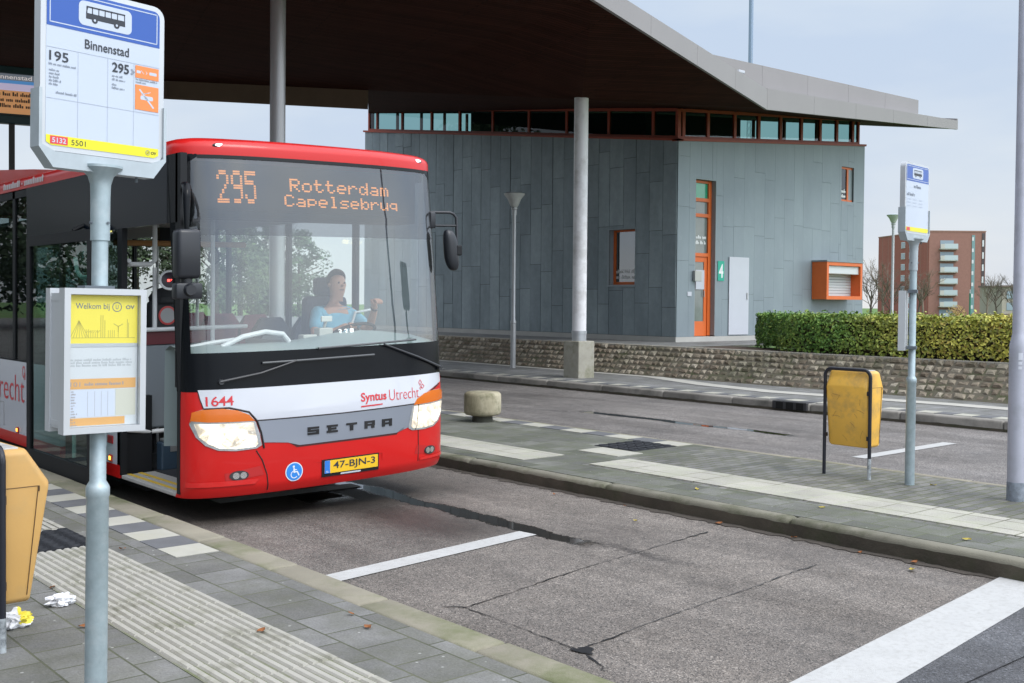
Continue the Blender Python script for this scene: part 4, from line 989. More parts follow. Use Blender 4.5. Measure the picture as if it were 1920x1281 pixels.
m_binY = M('bin_yellow', (.82, .47, .075), .42, var=.08, vs=3, dirt=(.50, .30, .09), ds=5, bump=.08, bs=30)
m_binP = M('bin_pale_yellow', (.56, .325, .10), .5, var=.06, vs=3, dirt=(.46, .30, .12), ds=2.5, bump=.05, bs=25)
m_binT = M('bin_top_grey', (.45, .44, .42), .45, var=.3, vs=9)
m_blk = M('black_paint', (.012, .014, .022), .35)
def bin_(label, loc, rz, hw, dep, zb, zw, zt, mat, top, leg, scr=True, xo=0.0):
    t = thing('litter_bin', label, 'litter bin', loc, rz, 'yellow litter bins')
    def prof(d): return [(-d*.60, zb), (d*.60, zb), (d, zw), (d*.52, zt), (-d*.52, zt), (-d, zw)]
    bm = bmesh.new(); P = prof(dep)
    def ring(y, k): return [bm.verts.new((x*k, y, z+(.0 if k == 1 else (.02 if z < zw else -.02)))) for x, z in P]
    r_ = [ring(-hw, .93), ring(-hw+.03, 1), ring(hw-.03, 1), ring(hw, .93)]
    for a, b in zip(r_[:-1], r_[1:]):
        for i in range(6): bm.faces.new((a[i], a[(i+1) % 6], b[(i+1) % 6], b[i]))
    bm.faces.new(r_[0]); bm.faces.new(r_[-1])
    bmesh.ops.bevel(bm, geom=bm.edges[:], offset=.012, segments=2, profile=.5, affect='EDGES')
    sh = lambda p: (p[0]+xo, p[1], p[2])
    mb = MB(); mb.bm(bm); mb.build('bin_body', mat, t, smooth=True, angle=45, xf=sh)
    mb = MB(); mb.box(-dep*.40, dep*.40, -hw*.84, hw*.84, zt-.012, zt+.006, .005); mb.build('bin_top', top, t, xf=sh)
    mb = MB()   # door seam lines on the end faces and a shallow slot front
    for s in (-1, 1):
        y = s*(hw+.0015)
        for x in (-dep*.72, dep*.72): mb.tube([(x*.70, y, zb+.04), (x*1.02, y, zw-.01)], .0022, 5)
        mb.tube([(-dep*.74, y, zw-.01), (dep*.74, y, zw-.01)], .0018, 5)
        mb.tube([(dep*.74, y, zw-.01), (dep*.74, y-.0*s, zw-.035)], .005, 5)
    mb.build('door_seam', M('seam_brown', (.10, .055, .02), .7), t, xf=sh)
    mb = MB(); y = hw+.022; r = .017; zc = zt+.012; c = .07
    pts = [(0, -y, -.03), (0, -y, zc-c)]+[(0, -y+c-c*math.cos(R(a)), zc-c+c*math.sin(R(a))) for a in range(10, 91, 16)]+[(0, y-c+c*math.sin(R(a)), zc-c+c*math.cos(R(a))) for a in range(0, 91, 15)]+[(0, y, -.03)]
    mb.tube(pts, r, 12); fr = mb.build('bin_frame', m_blk, t, smooth=True)
    mb = MB(); mb.tube([(0, -y, .0), (0, -y, leg)], r+.0012, 12); mb.build('worn_leg', M('bare_galv', (.52, .56, .58), .5, .4, dirt=(.02, .02, .025), ds=9), fr, smooth=True)
    for yy in (-hw-.01, hw+.01):
        for z in (zb+.10, zw-.06): mb = MB(); mb.box(-.02, .02, yy-.012, yy+.012, z-.02, z+.02); mb.build('bracket', m_blk, fr)
    if scr:
        mb = MB(); rn = random.Random(3)
        for q in range(11):
            y0, z0 = rn.uniform(-hw*.7, hw*.75), rn.uniform(zb+.08, zw-.06); L = rn.uniform(.02, .10); a = rn.uniform(0, 6.28)
            n = 5; pts = []
            for i in range(n+1):
                f = i/n; zz = z0+L*f*math.sin(a+f*.2); yy = y0+L*f*math.cos(a+f*.3); xx = -(dep*.60+(dep*.40)*(zz-zb)/(zw-zb))-.0015
                pts.append((xx, yy, zz))
            mb.tube(pts, rn.uniform(.0009, .0019), 4)
        mb.build('scratches', M('scratch_brown', (.34, .16, .06), .8), t, xf=sh)
    return t
bin_('yellow litter bin with scratched front in a black tube frame on the island', (9.37, 5.90, .127), 0, .225, .155, .29, .88, 1.03, m_binY, m_binT, .20, True, .125)
bin_('pale yellow litter bin cut off by the left edge beside the near sign', (1.49, 5.60, .15), R(3), .225, .235, .205, .765, .935, m_binP, m_binT, .16, False)

# concrete mushroom bollard
t = thing('concrete_bollard', 'round weathered concrete bollard on the island near the bus', 'bollard', (9.58, 11.75, .127))
m_boll = NT('bollard_concrete'); g = m_boll.ramp(m_boll.noise(2.5, 5, .65, stretch=(1, 1, .4)), [(.35, (.20, .175, .105)), (.65, (.44, .40, .29))]); m_boll.set(Base_Color=m_boll.mix(g, (.12, .12, .06), m_boll.ramp(m_boll.noise(5, 5, .7), [(.5, (0, 0, 0)), (.72, (.8, .8, .8))])), Roughness=.9); m_boll.bump(m_boll.noise(60, 4), .4, .01); m_boll = m_boll.m
mb = MB(); mb.lathe([(.17, .085), (.235, .10), (.252, .12), (.258, .16), (.258, .36), (.25, .39), (.225, .41), (.15, .418), (.0, .42)], 0, 0, 36); mb.build('bollard_head', m_boll, t, smooth=True, angle=60)
mb = MB(); mb.lathe([(.15, -.02), (.14, .09)], 0, 0, 24); mb.build('bollard_foot', M('foot_dark', (.06, .06, .045), .9), t, smooth=True)

# lamp posts
def lamp(label, loc, h, r0, r1, hr, col, group=None, collar=1.1):
    t = thing('lamp_post', label, 'lamp post', loc, 0, 'funnel-headed lamp posts')
    mb = MB(); mb.lathe([(r0, -.05), (r0, collar), (r0*1.12, collar+.01), (r0*1.12, collar+.05), (r1, collar+.09), (r1*.9, h-.42)], 0, 0, 18); mb.build('pole', col, t, smooth=True)
    mb = MB(); mb.lathe([(r1*1.3, h-.52), (r1*1.3, h-.40), (r1*1.6, h-.38), (r1*1.6, h-.34)], 0, 0, 18); mb.build('neck', col, t, smooth=True)
    mb = MB(); mb.lathe([(.055, h-.35), (.10, h-.29), (hr*.62, h-.14), (hr*.95, h-.03), (hr, h)], 0, 0, 28); mb.build('lamp_shade', M('lamp_opal', (.50, .51, .50), .4, .1, var=.1, vs=5), t, smooth=True, angle=60)
    mb = MB(); mb.lathe([(hr*1.0, h), (hr*.8, h+.025), (.01, h+.045)], 0, 0, 28); mb.build('lamp_cap', m_galv2, t, smooth=True)
    return t
m_lp = M('lamp_pole_grey', (.40, .41, .42), .4, .4, var=.08, vs=6)
lamp('slim grey lamp post with a funnel-shaped head in front of the zinc wall', (17.66, 20.48, .15), 4.30, .066, .05, .265, m_lp)
lamp('distant lamp post with funnel-shaped head between the building and the tower', (40.3, 23.4, .3), 5.1, .07, .055, .27, m_lp)
t = thing('light_mast', 'tall lavender-grey steel mast at the right edge of the island', 'light mast', (9.40, 4.27, .127))
m_mast = M('mast_paint', (.42, .43, .50), .42, .2, var=.05, vs=4, dirt=(.33, .34, .38), ds=3)
mb = MB(); mb.lathe([(.072, -.03), (.072, 1.30), (.070, 1.34), (.052, 1.42), (.050, 1.44), (.040, 7.5)], 0, 0, 28); mb.build('pole', m_mast, t, smooth=True)
mb = MB(); mb.lathe([(.0735, -.01), (.0735, .10), (.0728, .16)], 0, 0, 28); mb.build('worn_foot', M('worn_foot', (.22, .25, .29), .7, .2, var=.4, vs=20), t, smooth=True)
mb = MB()
for z0, z1, wv in ((1.21, 1.27, .5), (1.17, 1.195, .45), (1.13, 1.155, .4)):
    n = 6
    for k in range(n):
        a0, a1 = R(206)+wv*k/n, R(206)+wv*(k+1)/n
        mb.add([(.0735*math.cos(a), .0735*math.sin(a), z) for a, z in ((a0, z0), (a1, z0), (a1, z1), (a0, z1))], [(0, 1, 2, 3)])
mb.build('sticker', M('sticker_pale', (.56, .58, .64), .5), t)
mb = MB(); mb.lathe([(.035, 7.45), (.035, 7.6), (.02, 7.65)], 0, 0, 12); mb.tube([(0, 0, 7.5), (-.5, .3, 7.7), (-1.0, .6, 7.72)], .03); mb.build('mast_arm', m_mast, t)

# information display over the platform behind the bus
t = thing('departure_display', 'teal-framed departure display on a black post behind the bus', 'display', (7.31, 25.3, .127), R(-14))
m_tealf = M('teal_black_frame', (.012, .045, .055), .4)
hw = 1.05
mb = MB(); mb.box(-hw, hw, -.12, .12, 5.44, 5.62, .02); mb.box(-hw, hw, -.12, .12, 6.52, 6.68, .02); mb.box(-hw, -hw+.1, -.12, .12, 5.62, 6.52); mb.box(hw-.1, hw, -.12, .12, 5.62, 6.52); mb.box(-hw+.1, hw-.1, -.05, .12, 5.62, 6.52); mb.build('display_case', m_tealf, t)
mb = MB(); mb.box(-hw+.1, hw-.1, -.06, -.051, 5.66, 6.16); mb.build('orange_screen', emit('screen_orange', (.62, .30, .13), .55), t)
mb = MB(); mb.box(-hw+.1, hw-.1, -.06, -.051, 6.16, 6.31); mb.build('lilac_screen', emit('screen_lilac', (.45, .40, .56), .75), t)
mb = MB(); mb.box(-hw+.1, hw-.1, -.06, -.051, 6.31, 6.38); mb.build('blue_screen', emit('screen_blue', (.08, .24, .52), .7), t)
mb = MB(); mb.box(-hw+.1, hw-.1, -.06, -.051, 6.38, 6.52); mb.build('header_screen', emit('screen_grey', (.16, .18, .22), .6), t)
mb = MB(); text_box(mb, 'Binnenstad', -.36, 6.405, .40, 6.50, -.064, .01); mb.build('lettering', emit('screen_text', (.6, .55, .55), .7), t)
mb = MB(); rn = random.Random(1)
for q in range(3): scribble(mb, -.9, .62, 6.04-q*.125, .085, -.064, rn, .8)
mb.build('message_print', M('screen_ink', (.09, .07, .06), .7), t)
mb = MB(); mb.box(-.06, .06, -.06, .06, -.05, 5.44); mb.build('pole', M('display_post', (.03, .03, .032), .5), t)

# ================================================================ HEDGE
def hedge():
    t = thing('clipped_hedge', 'long clipped hedge turning from green to yellow above the stone bank', 'hedge', (19.9, 5, .79))
    poly = [(19.05, -14), (19.05, 13.0), (19.2, 13.5), (20.75, 15.45), (21.15, 15.4), (21.15, 14.6), (20.75, 13.2), (20.75, -14)]
    mb = MB(); inner = [(19.2, -14), (19.2, 12.95), (20.8, 15.2), (21.0, 15.1), (20.62, 13.2), (20.62, -14)]
    mb.prism([(x-19.9, y-5) for x, y in inner], .05, .66, 'z'); mb.build('hedge_core', M('hedge_twigs', (.045, .035, .018), .95, var=.5, vs=12), t)
    rn = random.Random(33); lv = MB(); H = .78
    def leafq(p, nrm):
        a = Vector((rn.gauss(0, 1), rn.gauss(0, 1), rn.gauss(0, 1))); d = (nrm*1.0+a*.75).normalized(); u = d.orthogonal().normalized(); u = Matrix.Rotation(rn.uniform(0, 6.28), 3, d) @ u; v_ = d.cross(u)
        L = rn.uniform(.020, .050); W = L*.62; c = Vector(p)
        lv.add([c-u*L, c+v_*W*.9+d*.006, c+u*L, c-v_*W*.9+d*.006], [(0, 1, 2, 3)])
    n = len(poly)
    for i in range(n):
        a, b = poly[i], poly[(i+1) % n]; L = math.dist(a, b)
        if b[1]-a[1] < -L*.5 or a[1] == b[1]: continue           # rear and far end never seen
        # polygon runs clockwise seen from above on the -x side
        nrm = Vector((-(b[1]-a[1])/L, (b[0]-a[0])/L, 0))
        y_far = min(a[1], b[1]) < -13
        for k in range(int(L*H*1500)):
            f = rn.random(); x, y = a[0]+(b[0]-a[0])*f, a[1]+(b[1]-a[1])*f
            if y < 4 and rn.random() < .75: continue
            z = rn.uniform(.02, H)
            if z < .12 and rn.random() < .5: continue
            bulge = .085*mnoise.noise(Vector((x*1.3, y*1.3, z*2)))+.05*mnoise.noise(Vector((x*5, y*5, z*5)))
            dpt = abs(rn.gauss(0, .032)); rnd_ = .10*max(0, (z-H+.12)/.12)**2
            p = Vector((x, y, z))+nrm*(bulge-dpt-rnd_+.03); leafq((p.x-19.9, p.y-5, p.z), nrm+Vector((0, 0, .35)))
    cnt = 0
    while cnt < 26000:
        y = rn.uniform(-3, 15.45); 
        if y < 13.1: x = rn.uniform(19.05, 20.75)
        else:
            f = (y-13.1)/2.35; x = rn.uniform(19.1+1.6*f, 20.8+.35*f)
        if y < 4 and rn.random() < .6: continue
        cnt += 1; b = .075*mnoise.noise(Vector((x*1.1, y*1.1, 3)))+(.07 if rn.random() < .03 else 0)+.04*mnoise.noise(Vector((x*4, y*4, 7)))
        leafq((x-19.9, y-5, H-abs(rn.gauss(0, .045))+b), Vector((0, 0, 1)))
    s_ = NT('hedge_leaf'); g = s_.n('ShaderNodeNewGeometry').outputs['Random Per Island']
    green = s_.ramp(g, [(0, (.05, .12, .022)), (.5, (.12, .25, .042)), (.85, (.19, .33, .06)), (1, (.30, .36, .07))])
    yellow = s_.ramp(g, [(0, (.18, .11, .03)), (.18, (.25, .27, .045)), (.5, (.54, .48, .075)), (.85, (.68, .58, .11)), (1, (.34, .15, .05))])
    sp = s_.n('ShaderNodeSeparateXYZ'); s_.l(s_.pos(), sp.inputs[0])
    ad = s_.n('ShaderNodeMath', operation='MULTIPLY_ADD'); s_.l(s_.noise(.9, 4, .6), ad.inputs[0]); ad.inputs[1].default_value = 7.0; s_.l(sp.outputs['Y'], ad.inputs[2])
    mr = s_.n('ShaderNodeMapRange'); s_.l(ad.outputs[0], mr.inputs[0]); mr.inputs[1].default_value = 12.0; mr.inputs[2].default_value = 6.4
    s_.set(Base_Color=s_.mix(green, yellow, mr.outputs[0]), Roughness=.55, Subsurface_Weight=0.0)
    lv.build('hedge_leaves', s_.m, t)
hedge()

# ================================================================ FAR BACKGROUND
m_brick = mat_brick('tower_brick', (.29, .085, .064), (.33, .102, .078), (.29, .15, .12), .8, .26, .03, stain=.12, bumpk=.1)
m_wing = M('window_white', (.62, .64, .66), .5); m_pane = M('window_blue', (.24, .31, .36), .15, coat=.5)
m_conc = M('balcony_concrete', (.48, .47, .43), .8); m_bgl = M('balcony_glass', (.45, .52, .54), .25, coat=.4)
t = thing('apartment_tower', 'red brick apartment tower with a stack of pale balconies far behind the hedge', 'apartment building', (255.6, 137.0, -2.3))
# local frame: x to the right along the front, y away
ang = math.atan2(129.92-138.17, 263.67-254.08); t.rotation_euler = (0, 0, ang)
Ht = 22.2; Wf = 12.4
side = Vector((269.95-254.08, 161.46-138.17, 0)); side.rotate(Matrix.Rotation(-ang, 3, 'Z')); sx, sy = side.x, side.y
mb = MB(); P = [(-1.5, 0), (Wf, 0), (Wf+sx+1.5, sy), (sx-1.5, sy)]; mb.prism(P, 0, Ht, 'z'); mb.build('brick_walls', m_brick, t)
mb = MB(); mb.prism([(-1.6, -.1), (Wf+.1, -.1), (Wf+sx+1.5, sy+.1), (sx-1.6, sy+.1)], Ht+.002, Ht+.28, 'z'); mb.build('roof_edge', M('roof_edge', (.30, .17, .13), .7), t)
ev = Vector((sx, sy, 0)); Ls = ev.length; ev /= Ls; nv = Vector((-ev.y, ev.x, 0))
SM = Matrix(((ev.x, nv.x, 0, -1.5), (ev.y, nv.y, 0, 0), (0, 0, 1, 0), (0, 0, 0, 1)))
for fl in range(7):
    z = 1.6+fl*2.85
    for u_ in (8.2, 12.6):
        mb = MB(); mb.box(u_, u_+2.1, .03, .12, z, z+1.6, mat=SM); o = mb.build('window', m_wing, t)
        mb = MB(); mb.box(u_+.15, u_+1.95, .125, .16, z+.12, z+1.48, mat=SM); mb.build('pane', m_pane, o)
    mb = MB(); mb.box(.9, 4.6, -1.1, -.02, z-.9, z-.7); mb.box(4.4, 5.3, -1.0, -.02, z-.9, z-.7); b_ = mb.build('balcony', m_conc, t)
    mb = MB(); mb.box(.9, 1.9, -1.15, -1.1, z-.7, z+.4); mb.build('balcony_screen', m_conc, b_)
    mb = MB(); mb.box(1.9, 5.2, -1.15, -1.1, z-.7, z+.5); mb.build('balcony_rail', m_bgl, b_)
    mb = MB(); mb.box(1.2, 4.5, -.06, -.02, z-.6, z+1.35); mb.build('balcony_window', m_pane, b_)
mb = MB(); mb.box(9.0, 9.75, -.1, -.02, 2.0, Ht-.8); o = mb.build('stair_window', M('stair_teal', (.17, .30, .31), .3), t)
mb = MB()
for fl in range(7): mb.box(9.0, 9.45, -.14, -.105, 3.2+fl*2.8, 4.1+fl*2.8)
mb.build('stair_pane', m_wing, o)
mb = MB(); mb.box(11.5, 12.2, -.12, -.02, .3, Ht-.3); o = mb.build('corner_shaft', M('shaft_dark', (.07, .055, .06), .6), t)
mb = MB()
for fl in range(5): mb.box(11.55, 11.95, -.16, -.125, 6.6+fl*3.0, 8.2+fl*3.0)
mb.build('shaft_pane', m_wing, o)

m_beige = M('beige_render', (.34, .31, .26), .8, var=.12, vs=.3)
t = thing('low_housing_block', 'low beige housing block right of the brick tower', 'apartment building', (238, 103, -1.9), R(-38))
mb = MB(); mb.box(-9, 20, 0, 10, 0, 7.6); mb.build('walls', m_beige, t)
mb = MB(); mb.box(-9.3, 20.3, -.3, 10.3, 7.602, 8.0); mb.build('roof_edge', M('roof_brown', (.16, .12, .10), .8), t)
for fl in range(2):
    for k in range(7):
        mb = MB(); mb.box(-8+k*4, -5.6+k*4, -.08, -.02, 2.7+fl*2.5, 4.3+fl*2.5); mb.build('window', m_pane, t)
mb = MB(); mb.box(-9.2, 20.2, -.5, -.02, .0, 1.9); mb.build('ground_floor', M('dark_plinth', (.12, .09, .08), .8), t)

t = thing('radio_mast', 'thin pale lattice radio mast standing far behind the roof', 'mast', (180.2, 136.6, -2))
mb = MB(); m_rm = M('mast_grey', (.30, .34, .40), .6)
for k in range(3):
    a = R(120*k); mb.tube([(.9*math.cos(a), .9*math.sin(a), 0), (.34*math.cos(a), .34*math.sin(a), 56)], .09, 5)
z = 2; k = 0
while z < 55:
    r1 = .9-.56*z/56
    for q in range(3):
        a, b = R(120*q), R(120*(q+1)); mb.tube([(r1*math.cos(a), r1*math.sin(a), z), (r1*math.cos(b), r1*math.sin(b), z+1.2)], .05, 4)
    z += 1.3
mb.build('lattice', m_rm, t)
mb = MB(); mb.lathe([(.46, 52), (.46, 65.6)], 0, 0, 8); mb.lathe([(.2, 65.6), (.2, 68)], 0, 0, 8); mb.build('antenna_section', M('antenna_blue_grey', (.22, .29, .42), .5), t)

# bare winter trees
m_bark = M('bare_bark', (.085, .068, .052), .95, var=.3, vs=3)
m_bark2 = M('bare_bark_pale', (.17, .135, .105), .95, var=.3, vs=3)
def bare_tree(label, loc, h, seed, mat, spread=.5, levels=5, group=None, low=.22, thick=1.0):
    t = thing('bare_tree', label, 'tree', loc, 0, group); rn = random.Random(seed)
    tr, cr = MB(), MB()
    r0 = h*.018*thick; top = Vector((rn.uniform(-.03, .03)*h, rn.uniform(-.03, .03)*h, h*.55))
    tr.tube([(0, 0, -.3), (0, 0, h*low), tuple(top*.75), tuple(top)], [r0*1.2, r0, r0*.7, r0*.45], 7)
    def br(p, d, L, r_, lev):
        q = p+d*L*.5+Vector((rn.gauss(0, .05), rn.gauss(0, .05), rn.gauss(0, .03)))*L; e_ = q+(d+Vector((0, 0, .12))).normalized()*L*.5
        cr.tube([p, q, e_], [r_, r_*.75, r_*.5], 4 if lev > 1 else 5, cap=False)
        if lev >= levels: return
        for _ in range(3 if lev < levels-1 else 4):
            dd = (d+Vector((rn.gauss(0, spread), rn.gauss(0, spread), rn.gauss(.12, spread*.7)))).normalized(); st = p.lerp(e_, rn.uniform(.4, 1)); br(st, dd, L*rn.uniform(.55, .8), max(r_*.55, h*.0016), lev+1)
    for k in range(8):
        f = rn.uniform(low, .55)*h; a = rn.uniform(0, 6.28); br(Vector((top.x*f/(h*.55), top.y*f/(h*.55), f)), Vector((math.cos(a)*spread*1.4, math.sin(a)*spread*1.4, 1)).normalized(), h*rn.uniform(.2, .3), r0*.45, 2)
    tr.build('trunk', mat, t); cr.build('crown', mat, t)
def at(px, dep, z):
    x = (px-960)/2050*dep; return (.652*dep+.758*x, .758*dep-.652*x, z)
for i, (px, dep, h, mt_, lab) in enumerate([
    (1632, 130, 7.4, 0, 'bare brown tree just right of the zinc building'), (1655, 150, 9.6, 1, 'bare twiggy tree in front of the left face of the brick tower'),
    (1668, 120, 6.4, 0, 'thin bare tree behind the distant lamp post'), (1730, 165, 9.8, 1, 'bare tree hidden partly by the island sign pole, before the brick tower'),
    (1722, 200, 9.0, 0, 'smaller bare tree at the foot of the brick tower'), (1868, 190, 8.6, 0, 'bare wide tree in front of the low beige block'),
    (1850, 215, 9.5, 1, 'bare tree beside the right corner of the brick tower'), (1905, 180, 9, 0, 'bare tree behind the light mast')]):
    bare_tree(lab, at(px, dep, -1.1 if dep > 140 else -.7), h, 50+i, (m_bark, m_bark2)[mt_], .5, 5, 'bare trees in the far field')
t = thing('yellow_shrub', 'leafy yellow shrub at the foot of the brick tower', 'shrub', at(1792, 175, -1.4)); rn = random.Random(77); mb = MB()
for k in range(900):
    d = Vector((rn.gauss(0, 1), rn.gauss(0, 1), rn.gauss(0, 1))).normalized()*rn.random()**.5; c = Vector((d.x*1.5, d.y*1.5, 1.7+d.z*1.7)); u = Vector((rn.gauss(0, 1), rn.gauss(0, 1), rn.gauss(0, 1))).normalized(); v_ = u.orthogonal().normalized()
    mb.add([c-u*.1, c+v_*.07, c+u*.1, c-v_*.07], [(0, 1, 2, 3)])
mb.build('shrub_leaves', M('shrub_yellow', (.38, .27, .08), .8, var=.3, vs=2), t)
mb = MB()
for k in range(7): mb.tube([(0, 0, 0), (rn.uniform(-.4, .4), rn.uniform(-.4, .4), 1.2), (rn.uniform(-1, 1), rn.uniform(-1, 1), 2.8)], .03, 5)
mb.build('shrub_stems', m_bark, t)
t = thing('green_post', 'slim green post standing in the far lawn before the tower', 'post', at(1818, 140, -.9)); mb = MB(); mb.tube([(0, 0, 0), (0, 0, 4.2)], .11, 8); mb.build('post', M('post_green', (.02, .16, .10), .5), t); mb = MB(); mb.tube([(0, 0, 4.2), (0, 0, 4.7)], .07, 8); mb.build('post_cap', m_galv2, t)

# leafy evergreen trees seen through the bus windows
def leafy(label, loc, h, rad, seed, col, cone=False, group=None):
    t = thing('evergreen_tree', label, 'tree', loc, 0, group); rn = random.Random(seed); big = 1.5 if h > 12 else 1
    mb = MB(); mb.tube([(0, 0, -.2), (0, 0, h*.5), (0, 0, h*.85)], [h*.025, h*.02, h*.006], 8)
    for k in range(9):
        a = rn.uniform(0, 6.28); z = rn.uniform(.25, .8)*h; mb.tube([(0, 0, z), (rad*.6*math.cos(a), rad*.6*math.sin(a), z+.1*h)], h*.006, 5)
    mb.build('trunk', m_bark, t); lv = MB(); cl_ = []
    for k in range(46):
        z = rn.uniform(.14, 1); rr_ = rad*((1-z)*1.05 if cone else math.sin(math.pi*min(1, .12+z*.86))**.7); a = rn.uniform(0, 6.28); q = rr_*rn.random()**.45
        cl_.append((Vector((q*math.cos(a), q*math.sin(a), z*h)), rad*rn.uniform(.16, .32)))
    for c, r_ in cl_:
        for k in range(150 if h > 12 else 90):
            d = Vector((rn.gauss(0, 1), rn.gauss(0, 1), rn.gauss(0, .8))).normalized(); p = c+d*r_*rn.random()**.4; u = Vector((rn.gauss(0, 1), rn.gauss(0, 1), rn.gauss(0, 1))).normalized(); v_ = u.orthogonal().normalized(); s = rn.uniform(.09, .17)*big
            lv.add([p-u*s, p+v_*s*.6, p+u*s, p-v_*s*.6], [(0, 1, 2, 3)])
    s_ = NT('evergreen_leaf'); g = s_.n('ShaderNodeNewGeometry').outputs['Random Per Island']; s_.set(Base_Color=s_.ramp(g, [(0, tuple(x*.5 for x in col)), (.6, col), (1, tuple(x*1.7 for x in col))]), Roughness=.8); lv.build('crown', s_.m, t)
for i, (px, dep, h, rad, col, cone, lab) in enumerate([
    (330, 62, 7.6, 3.0, (.05, .075, .03), False, 'rounded dark tree seen through the bus door'), (405, 58, 6.8, 2.6, (.055, .085, .03), False, 'rounded green tree seen through the left of the windscreen'),
    (450, 66, 7.2, 2.8, (.045, .07, .032), True, 'conical dark tree seen through the middle of the windscreen'), (505, 70, 6.6, 2.4, (.05, .08, .035), True, 'slender conical tree seen through the windscreen'),
    (255, 64, 8.0, 3.2, (.05, .065, .028), False, 'broad dull green tree seen behind the open bus door'), (150, 70, 7.5, 3.0, (.055, .075, .03), False, 'broad tree seen through the bus door glass'),
    (560, 72, 6.0, 2.6, (.05, .085, .04), False, 'low green tree seen through the right half of the bus')]):
    leafy(lab, at(px, dep, 0.0), h, rad, 90+i, col, cone, 'trees beyond the bus station')
for i, (px, dep) in enumerate([(520, 90), (420, 95)]): bare_tree(['tall bare tree beyond the evergreens, seen through the bus', 'bare tree behind the rounded green tree, seen through the bus'][i], at(px, dep, 0), 10.5, 70+i, m_bark, .45, 5, 'trees beyond the bus station')

for i, (x, y, h, rad) in enumerate([(-20, 6, 13, 5.5), (-22, 13, 14, 6), (-19, 20, 13, 5.6), (-23, 28, 16, 6.4), (-18, 36, 13.5, 6), (-21, 45, 14, 6), (-12, 63, 14, 6), (-5, 58, 14, 6), (-21, -2, 13, 5.5)]):
    leafy(['dark tree at the start of the row beyond the left platform', 'second dark tree of the row beyond the left platform', 'lower dark tree in the row beyond the left platform', 'tallest dark tree in the row beyond the left platform', 'dark tree behind the tallest one beyond the left platform', 'dark tree near the end of the row beyond the left platform', 'dark tree at the bend of the row beyond the left platform', 'last dark tree of the row beyond the left platform', 'dark tree behind the camera end of the row beyond the left platform'][i], (x, y, 0), h, rad, 130+i, (.03, .05, .02), False, 'dark trees beyond the left platform')
# ================================================================ BUS
BX, BY, TILT = 3.66, 7.95, .026
bus = thing('city_bus', 'red and white city bus with its front door open, kneeling at the kerb', 'bus', (BX, BY, 0))
LEN, BW = 12.2, 2.55
def kn(p): return (p[0], p[1], p[2]+TILT*(p[0]-1.275))       # the suspension kneels towards the kerb
def rake(z):
    if z < .9: return .05*max(0, (.34-z)/.1)**2 if z < .34 else 0
    if z < 1.2: return .03*(z-.9)/.3
    return .03+.19*((z-1.2)/1.7)**1.15
def fy(x, z):
    q = min(1, abs((x-1.275)/1.275)); return .38*(1-(1-q**2.6)**(1/2.6))+rake(z)
def FS(x, z, off=0.0):
    """point of the curved bus front at width x, height z, lifted off along the outward normal"""
    xx = min(max(x, .004), 2.546); h = .004
    gx = (fy(min(xx+h, 2.549), z)-fy(max(xx-h, .001), z))/(2*h); gz = (fy(xx, z+h)-fy(xx, z-h))/(2*h)
    n = Vector((gx, -1, gz)).normalized(); p = Vector((x, fy(x, z), z))+n*off
    return tuple(p)
XQ = [1.275+s*1.275*q for q in (.2, .4, .52, .62, .7, .77, .83, .88, .92, .95, .975, .99) for s in (-1, 1)]+[1.275]
def patch(poly, off=0.0, zc=(), thick=0.0):
    bm = bmesh.new(); vs = [bm.verts.new((x, 0, z)) for x, z in poly]; bm.faces.new(vs)
    bmesh.ops.triangulate(bm, faces=bm.faces[:])
    xs = [p[0] for p in poly]; zs = [p[1] for p in poly]
    for x in XQ:
        if min(xs) < x < max(xs): bmesh.ops.bisect_plane(bm, geom=bm.verts[:]+bm.edges[:]+bm.faces[:], plane_co=(x, 0, 0), plane_no=(1, 0, 0))
    for z in list(zc)+[.3, .34, .9, 1.2]+[1.3+.15*k for k in range(13)]:
        if min(zs) < z < max(zs): bmesh.ops.bisect_plane(bm, geom=bm.verts[:]+bm.edges[:]+bm.faces[:], plane_co=(0, 0, z), plane_no=(0, 0, 1))
    bmesh.ops.remove_doubles(bm, verts=bm.verts, dist=1e-5)
    if thick:
        r_ = bmesh.ops.extrude_face_region(bm, geom=bm.faces[:]); ext = [g for g in r_['geom'] if isinstance(g, bmesh.types.BMVert)]
        es = set(ext)
        for v in bm.verts: v.co.y = 1 if v in es else 0
    mb = MB(); bm.verts.index_update()
    vs = [FS(v.co.x, v.co.z, off-(thick if v.co.y > .5 else 0)) for v in bm.verts]
    mb.add(vs, [[v.index for v in f.verts] for f in bm.faces]); bm.free(); return mb
def bp(name, mb, mat, parent=None, smooth=False, angle=40): return mb.build(name, mat, parent or bus, smooth, kn, angle)
def mirror(poly): return [(BW-x, z) for x, z in poly][::-1]

m_bred = M('bus_red', (.52, .010, .009), .3, coat=.2, var=.04, vs=1.5, spec=.35)
m_bwhite = M('bus_white', (.52, .54, .59), .25, coat=.5, var=.02, vs=2)
m_bsilver = M('bus_silver', (.30, .33, .39), .3, .55, coat=.4)
m_bblk = M('bus_black', (.004, .005, .007), .25, spec=.16)
m_bblk2 = M('bus_black_matt', (.007, .008, .010), .6, spec=.3)
m_navy = M('bus_dark_glass_panel', (.004, .007, .013), .2, spec=.08)
m_wind = glass('windscreen_glass', (.91, .95, .93), 2.05, 0, .03, (.55, .60, .60))
m_band = glass('tinted_band_glass', (.34, .36, .38), 1.95, .0, .05, (.45, .48, .52))
m_swin = glass('side_window_glass', (.92, .95, .94), 1.25); m_swin2 = glass('dark_side_glass', (.44, .50, .50), 1.18)
m_door = glass('door_glass', (.55, .68, .66), 1.25)
m_int = M('interior_grey', (.17, .19, .21), .6)
m_intd = M('interior_dark', (.030, .032, .036), .7)
m_rail = M('handrail_white', (.62, .63, .64), .35)
